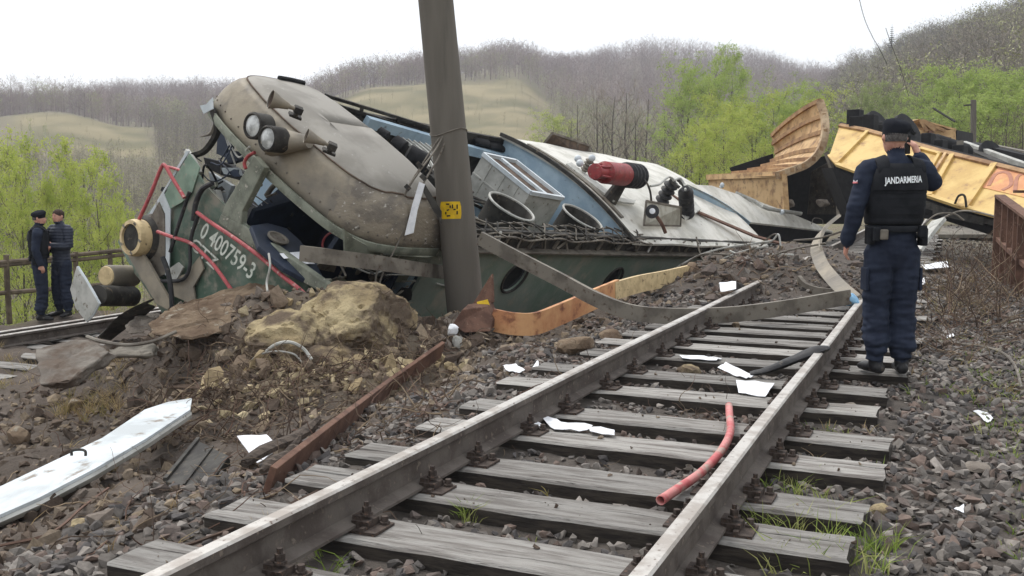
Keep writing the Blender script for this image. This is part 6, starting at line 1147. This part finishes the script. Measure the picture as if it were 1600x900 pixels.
MT['beret'] = mat('black felt beret', S(40, 42, 48), S(32, 34, 40), s=12, rough=.95, bump=.5, bs=160, bd=.003, spec=.1)
MT['jacket'] = mat('dark quilted jacket', S(48, 54, 68), S(38, 44, 58), s=8, rough=.6, bump=.2, bs=40)
MT['badge'] = mat('pale badge cloth', S(214, 216, 220), rough=.8, bump=0); MT['badge_red'] = mat('red badge cloth', S(206, 120, 124), rough=.8, bump=0)
MT['lettering'] = mat('white reflective lettering', S(236, 240, 242), rough=.6, bump=0)
def person(label, cat, loc, yaw, J, cloth='uniform', jacket=None, hair='hair_grey', beret=True, vest=False, text=False, vox=.010, holds=None):
    root = thing('person', label, cat, loc); root.rotation_euler = (0, 0, yaw)
    prims = []                                          # (path, rx, ry, tag)
    def lim(pts, rad, tg, m=16, ry=None, up=None):
        p = spline(pts, m); r = np.interp(np.linspace(0, len(rad) - 1, m), range(len(rad)), rad); rr2 = r if ry is None else np.interp(np.linspace(0, len(ry) - 1, m), range(len(ry)), ry)
        prims.append((p, r, rr2, tg, up))
    up = jacket or cloth
    lim([(0, 0, .84), (0, 0, .93), (0, 0, 1.05), (0, .01, 1.2), (0, .01, 1.36), (0, 0, 1.47), (0, -.005, 1.545)], [.15, .178, .165, .185, .205, .195, .10], up, 24, [.11, .13, .122, .135, .14, .125, .085], A(0, 1, 0))
    lim([(0, 0, 1.50), (0, .01, 1.60), (0, .015, 1.66)], [.062, .06, .06], 'skin'); lim([(0, -.005, 1.50), (0, .0, 1.575)], [.09, .075], up, 8)
    hd = A(*J['head']); yawh = J.get('hyaw', 0); fx, fy = -math.sin(yawh), math.cos(yawh); fw, sdv = A(fx, fy, 0), A(fy, -fx, 0)
    lim([hd - A(0, 0, .095) + fw * .02, hd - A(0, 0, .05) + fw * .012, hd, hd + A(0, 0, .06), hd + A(0, 0, .098)], [.05, .068, .077, .073, .04], 'skin', 14, [.062, .085, .097, .092, .05], fw)
    prims.append((np.array([hd + fw * .085 + A(0, 0, .01), hd + fw * .108 - A(0, 0, .018), hd + fw * .098 - A(0, 0, .03)]), np.array([.010, .014, .012]), np.array([.010, .014, .012]), 'skin', None))
    prims.append((np.array([hd + fw * .088 - A(0, 0, .055) - sdv * .02, hd + fw * .096 - A(0, 0, .055), hd + fw * .088 - A(0, 0, .055) + sdv * .02]), np.array([.008, .011, .008]), np.array([.008, .011, .008]), 'skin', None))
    for s in (-1, 1):
        prims.append((np.array([hd + sdv * s * .074 + A(0, 0, .025) - fw * .01, hd + sdv * s * .082 - fw * .012, hd + sdv * s * .074 - A(0, 0, .028) - fw * .005]), np.array([.014, .018, .01]), np.array([.014, .018, .01]), 'skin', None))
    for s, kx in ((-1, 'L'), (1, 'R')):
        sh, el, wr, hn = (A(*J[q + kx]) for q in ('sh', 'el', 'wr', 'ha')); lim([A(s * .08, 0, 1.49), sh, sh + (el - sh) * .5, el], [.085, .085, .072, .066], up, 14); lim([el, (el + wr) / 2, wr], [.066, .06, .05], up, 12)
        d = unit(hn - wr); pn = unit(A(*J.get('pn' + kx, (s, .2, 0)))); tv = unit(np.cross(d, pn)); lim([wr - d * .03, wr + d * .03, wr + d * .085], [.027, .036, .038], 'skin', 8, [.022, .019, .016], pn)
        curl = J.get('curl' + kx, .5)
        for k_ in range(4):
            o_ = wr + d * .08 + tv * (.027 - .018 * k_); ln = (.068, .078, .072, .056)[k_]; q = [o_]; dd = d.copy()
            for j in range(3): dd = unit(dd + pn * -curl * .55); q.append(q[-1] + dd * ln * (.42, .32, .26)[j])
            lim(q, [.0095, .009, .0075], 'skin', 8)
        q = [wr + d * .02 + tv * .026, wr + d * .045 + tv * .048 - pn * .01, wr + d * .078 + tv * .052 - pn * .022]; lim(q, [.012, .0105, .009], 'skin', 8)
        hp, kn, an = (A(*J[q + kx]) for q in ('hi', 'kn', 'an')); lim([hp + A(0, 0, .05), hp + (kn - hp) * .5, kn, (kn + an) * .5, an + A(0, 0, .12), an + A(0, 0, .05)], [.110, .106, .092, .096, .096, .072], cloth, 24)
        ft = A(*J.get('ft' + kx, (s * .12, 1, 0))); ft = unit(A(ft[0], ft[1], 0)); lim([an + A(0, 0, .16), an + A(0, 0, .05), an - A(0, 0, .045)], [.056, .054, .05], 'boot', 8); lim([an - ft * .055 - A(0, 0, .05), an + ft * .04 - A(0, 0, .05), an + ft * .13 - A(0, 0, .058), an + ft * .185 - A(0, 0, .066)], [.042, .046, .048, .036], 'boot', 12, [.04, .042, .036, .026], A(0, 0, 1))
    b = MB()
    for p, r, r2, tg, u in prims:
        r = np.asarray(r, float); k = len(p); p = np.asarray(p, float)
        # rounded ends
        e0, e1 = unit(p[0] - p[1]), unit(p[-1] - p[-2]); pp = np.vstack([p[0] + e0 * r[0] * .55, p[0] + e0 * r[0] * .35, p, p[-1] + e1 * r[-1] * .35, p[-1] + e1 * r[-1] * .55]); q1 = np.concatenate([[r[0] * .35, r[0] * .8], r, [r[-1] * .8, r[-1] * .35]]); q2 = np.concatenate([[r2[0] * .35, r2[0] * .8], r2, [r2[-1] * .8, r2[-1] * .35]])
        b.tube(pp, q1, 16, ry=q2, up=u)
    me = b.mesh('body'); tmp = bpy.data.objects.new('body', me); COL.objects.link(tmp)
    rm = tmp.modifiers.new('r', 'REMESH'); rm.mode = 'VOXEL'; rm.voxel_size = vox; sm = tmp.modifiers.new('s', 'SMOOTH'); sm.factor = .5; sm.iterations = 3
    dg = bpy.context.evaluated_depsgraph_get(); me2 = bpy.data.meshes.new_from_object(tmp.evaluated_get(dg)); bpy.data.objects.remove(tmp); me2.name = 'body'
    n = len(me2.vertices); co = np.empty(n * 3, np.float32); me2.vertices.foreach_get('co', co); co = co.reshape(-1, 3).astype(float); no = np.empty(n * 3, np.float32); me2.vertices.foreach_get('normal', no); no = no.reshape(-1, 3)
    tags = sorted({q[3] for q in prims}); best = np.full(n, 9.0); lab = np.zeros(n, int)
    for p, r, r2, tg, u in prims:
        for i in range(len(p)):
            d_ = np.linalg.norm(co - p[i], axis=1) - max(r[i], r2[i]) * (1.0 if tg != 'boot' else 1.03); m_ = d_ < best; best[m_] = d_[m_]; lab[m_] = tags.index(tg)
    skin_i = tags.index('skin'); boot_i = tags.index('boot')
    for i in range(n):
        if lab[i] == skin_i: continue
        x, y, z = co[i]; v = Vector((x, y, z))
        if lab[i] == boot_i: continue
        k = 1.0 if z < .8 else .75
        fold = mnoise.noise(Vector((x * 7, y * 7, z * 22))) + .6 * mnoise.noise(Vector((x * 16 + 4, y * 16, z * 34)))
        low = 1.0 + 1.6 * max(0, 1 - z / .5)
        if jacket and z > .9 and abs(x) < .4: fold = abs(math.sin(z * 62)) * 1.3 - .6
        co[i] += no[i] * .0105 * fold * k * low
    me2.vertices.foreach_set('co', co.astype(np.float32).ravel())
    pl = np.empty(len(me2.loops), np.int32); me2.loops.foreach_get('vertex_index', pl); ls = np.empty(len(me2.polygons), np.int32); me2.polygons.foreach_get('loop_start', ls); mi = lab[pl[ls]].astype(np.int32)
    me2.materials.clear(); body = link('body', me2, [MT[t] for t in tags], root); body.location = (0, 0, 0); me2.polygons.foreach_set('material_index', mi); me2.shade_smooth(); me2.update()
    def part(nm, bb, m_, smooth=True, par=None, bevel=0, angle=50): o = bb.build(nm, m_, par or body, smooth=smooth, bevel=bevel, angle=angle); o.location = (0, 0, 0); return o
    # hair shell on back and sides
    hb = MB(); rows = []
    for i in range(9):
        th = .55 + 1.35 * i / 8
        rows.append([hd + fw * (-.012 + .101 * math.sin(th) * math.cos(a)) + sdv * (.082 * math.sin(th) * math.sin(a)) + A(0, 0, .012 + .108 * math.cos(th)) for a in np.linspace(math.pi * .48, math.pi * 1.52, 18)])
    hb.grid(rows, thick=A(0, 0, .004)); part('hair', hb, MT[hair])
    if not beret:
        hb = MB(); hb.ball(hd + A(0, 0, .045) - fw * .012, (.084, .102, .085), 20, 12, ax=np.array([sdv, fw, A(0, 0, 1)])); part('hair_top', hb, MT[hair])
        for s in (-1, 1):
            eb = MB(); eb.ball(hd + fw * .090 + sdv * s * .032 + A(0, 0, .018), (.012, .006, .006), 8, 6, ax=np.array([sdv, fw, A(0, 0, 1)])); part('eye', eb, MT['ink'])
    else:
        bb = MB(); prof = [(1.0, -.006), (1.02, .014), (1.05, .03), (1.16, .05), (1.20, .07), (1.12, .094), (.8, .114), (.4, .122), (.02, .124)]; tl = J.get('btilt', .12); n_ = 32; V = []
        for k, h in prof:
            for j in range(n_):
                a = 2 * math.pi * j / n_; sag = .018 * (k - 1) * 5 * max(0, math.sin(a - 0.4)); xx, yy_ = math.cos(a) * .080 * k, math.sin(a) * .100 * k
                V.append(hd + A(0, 0, .018) + sdv * (xx + (.015 if k > 1.06 else 0)) + fw * (yy_ - .008) + A(0, 0, h - xx * tl * (1.2 if h > .03 else 1) + .10 * yy_ - .004 * math.sin(3 * a) * (h > .03)))
        fs = [(i * n_ + j, i * n_ + (j + 1) % n_, (i + 1) * n_ + (j + 1) % n_, (i + 1) * n_ + j) for i in range(len(prof) - 1) for j in range(n_)]; bb.add(V, fs); part('beret', bb, MT['beret'])
        bb = MB(); bb.add([v + unit(v - hd) * .002 for v in V[:2 * n_]], [(j, (j + 1) % n_, n_ + (j + 1) % n_, n_ + j) for j in range(n_)]); part('beret_band', bb, MT['vest'])
    if vest:
        zs_ = [1.095, 1.11, 1.2, 1.3, 1.38, 1.45, 1.50, 1.535]; rx = [.188, .196, .206, .212, .21, .198, .18, .165]; ry = [.148, .156, .162, .168, .166, .156, .142, .125]; nn = 40
        def vpt(z, a, off=0.0):
            x = np.interp(z, zs_, rx) + off; y = np.interp(z, zs_, ry) + off; c, s = math.cos(a), math.sin(a); e = .72; return A(x * math.copysign(abs(c) ** e, c), .005 + y * math.copysign(abs(s) ** e, s), z)
        bb = MB(); bb.grid([[vpt(z + (0 if z < 1.4 else -.16 * max(0, abs(math.cos(a)) - .62) * (z - 1.38) / .15), a) for a in np.linspace(0, 2 * math.pi, nn)] for z in zs_]); vs = part('vest', bb, MT['vest']); so = vs.modifiers.new('s', 'SOLIDIFY'); so.thickness = .02
        for s in (-1, 1):
            bb = MB(); bb.grid([[A(s * (.085 + .085 * u), .13 * math.cos(v), 1.455 + .125 * math.sin(v) * (1 - .25 * u)) for u in np.linspace(0, 1, 5)] for v in np.linspace(.15, math.pi - .15, 12)], thick=A(0, 0, .02)); part('shoulder_strap', bb, MT['vest'], par=vs)
        for z in (1.13, 1.185, 1.24, 1.295, 1.335):
            bb = MB(); bb.grid([[vpt(z + dz, a, .002) for a in np.linspace(-math.pi * .98, -.02 * math.pi, 24)] for dz in (-.012, .012)], thick=A(0, -.002, 0)); part('webbing_strap', bb, MT['vest'], par=vs)
        bb = MB(); bb.grid([[vpt(z, a, .010) for a in np.linspace(-math.pi * .83, -math.pi * .17, 16)] for z in np.linspace(1.345, 1.50, 6)], thick=A(0, -.006, 0)); part('back_panel', bb, MT['vest'], par=vs)
        if text:
            V, Fc = text_mesh('JANDARMERIA', 1.0, .03); w = V[:, 0].max() - V[:, 0].min(); h = V[:, 1].max() - V[:, 1].min(); Q = []
            for x, y in V: xx = x / w * .265; zz = 1.415 + y / h * .062 + xx * .05; rx_, ry2 = np.interp(zz, zs_, rx) + .02, np.interp(zz, zs_, ry) + .02; Q.append(A(xx - .005, .005 - ry2 * (1 - min(1, abs(xx) / rx_) ** (2 / .72)) ** .36 - .008, zz))
            bb = MB(); bb.add(Q, Fc); part('lettering', bb, MT['lettering'], smooth=False, par=vs)
        bb = MB(); bb.grid([[A(.192 * math.cos(a), .15 * math.sin(a), z) for a in np.linspace(0, 2 * math.pi, 40)] for z in (1.045, 1.09)], thick=A(0, 0, .001)); bl = part('belt', bb, MT['vest']); so = bl.modifiers.new('s', 'SOLIDIFY'); so.thickness = .012
        for c, sz, m_ in (((-.125, -.165, 1.03), (.055, .03, .075), 'steel_grey'), ((-.19, -.06, 1.02), (.05, .09, .13), 'vest'), ((.195, -.05, 1.01), (.05, .09, .13), 'vest'), ((-.165, -.13, 1.03), (.05, .05, .1), 'vest'), ((.16, -.13, 1.05), (.06, .04, .09), 'vest')):
            bb = MB(); bb.box(c, sz); part('pouch', bb, MT[m_], smooth=False, par=bl, bevel=.01)
    for s in (-1, 1):                                   # thigh pockets, shoulder badge
        kx = 'L' if s < 0 else 'R'; hp, kn = A(*J['hi' + kx]), A(*J['kn' + kx]); c = hp + (kn - hp) * .42
        if vest: bb = MB(); bb.box(c + A(s * .10, -.01, 0), (.022, .13, .17)); part('thigh_pocket', bb, MT[cloth], smooth=False, bevel=.01)
    if J.get('badge'):
        sh, el = A(*J['shL']), A(*J['elL']); c = sh + (el - sh) * .33; e = A(*J['badge']); ax = unit(el - sh); ww = unit(np.cross(e, ax))
        for k, m_ in ((-.5, 'badge'), (.5, 'badge_red')): bb = MB(); bb.prism([c + e * .086 + ww * .022 * a + ax * (.014 * k + .012 * q) for a, q in ((-1, -.5), (1, -.5), (1, .5), (-1, .5))], -e * .012); part('badge', bb, MT[m_], smooth=False)
    return root, body, part
offp = G(1387, 583, .012)
J1 = dict(head=(-.01, .02, 1.715), hyaw=.06, shL=(-.195, 0, 1.485), elL=(-.285, -.03, 1.22), wrL=(-.315, .05, .965), haL=(-.315, .085, .87), shR=(.195, 0, 1.485), elR=(.305, .05, 1.385), wrR=(.225, .15, 1.59), haR=(.19, .17, 1.69), pnR=(.55, -.8, .1), curlR=.8, pnL=(-1, .2, 0), curlL=.6,
          hiL=(-.092, 0, .86), hiR=(.092, 0, .86), knL=(-.098, .025, .48), knR=(.098, .025, .48), anL=(-.095, -.01, .095), anR=(.092, -.015, .095), ftL=(-.25, 1, 0), ftR=(.2, 1, 0), badge=(-.9, -.3, .1), btilt=.10)
off1, body1, part1 = person('officer in navy uniform and black JANDARMERIA vest seen from behind, standing on the sleepers', 'person', offp, .0, J1, vest=True, text=True, vox=.0085)
ph_ = thing('phone', 'dark phone held up in the right hand of the near officer', 'phone', offp + A(.145, .20, 1.62)); bb = MB(); bb.box(offp + A(.145, .20, 1.68), (.012, .075, .14), np.array([A(.8, .6, 0), A(-.6, .8, 0), A(0, 0, 1)])); bb.build('phone_body', MT['black'], ph_, bevel=.006)
b = MB(); b.box(offp + A(.145, .20, 1.68) - A(.8, .6, 0) * .0075, (.003, .066, .125), np.array([A(.8, .6, 0), A(-.6, .8, 0), A(0, 0, 1)])); b.build('phone_screen', MT['ink'], ph_)
stand = dict(hiL=(-.09, 0, .86), hiR=(.09, 0, .86), knL=(-.095, .02, .48), knR=(.1, .03, .48), anL=(-.1, -.01, .095), anR=(.11, -.01, .095), ftL=(-.3, 1, 0), ftR=(.3, 1, 0))
qa = GH(66, 500); qb = GH(100, 494)
J2 = dict(stand, head=(0, .03, 1.70), hyaw=-.25, shL=(-.195, 0, 1.47), elL=(-.25, -.03, 1.2), wrL=(-.22, .22, 1.16), haL=(-.1, .30, 1.18), shR=(.195, 0, 1.47), elR=(.25, -.04, 1.2), wrR=(.24, .03, .95), haR=(.24, .06, .86), curlL=.5, curlR=.5, badge=(-.95, -.1, .1))
person('beret-wearing officer in navy uniform, left of the two men by the fence, facing right', 'person', qa, math.radians(-68), J2, vest=True, vox=.011)
J3 = dict(stand, head=(0, .03, 1.69), hyaw=.1, shL=(-.195, 0, 1.46), elL=(-.26, .04, 1.2), wrL=(-.05, .22, 1.22), haL=(.05, .24, 1.24), shR=(.195, 0, 1.46), elR=(.27, .04, 1.2), wrR=(.06, .24, 1.18), haR=(-.04, .27, 1.18), curlL=.6, curlR=.6)
person('bareheaded man in dark quilted jacket, right of the two men by the fence, arms folded', 'person', qb, math.radians(152), J3, jacket='jacket', hair='hair_dark', beret=False, vox=.011)

# ------------------------------------------------------------------ air
hz = MB(); hz.box((0, 330, 55), (1900, 900, 200))
MH = bpy.data.materials.new('haze air'); MH.use_nodes = True; MH.node_tree.nodes.clear()
vo = MH.node_tree.nodes.new('ShaderNodeVolumePrincipled'); vo.inputs['Color'].default_value = (.86, .91, 1.0, 1); vo.inputs['Density'].default_value = .00062; vo.inputs['Anisotropy'].default_value = 0.0
mo = MH.node_tree.nodes.new('ShaderNodeOutputMaterial'); MH.node_tree.links.new(vo.outputs[0], mo.inputs['Volume'])
haze = hz.build('haze', MH); tag(haze, 'thin pale haze filling the valley', 'haze', kind='stuff')
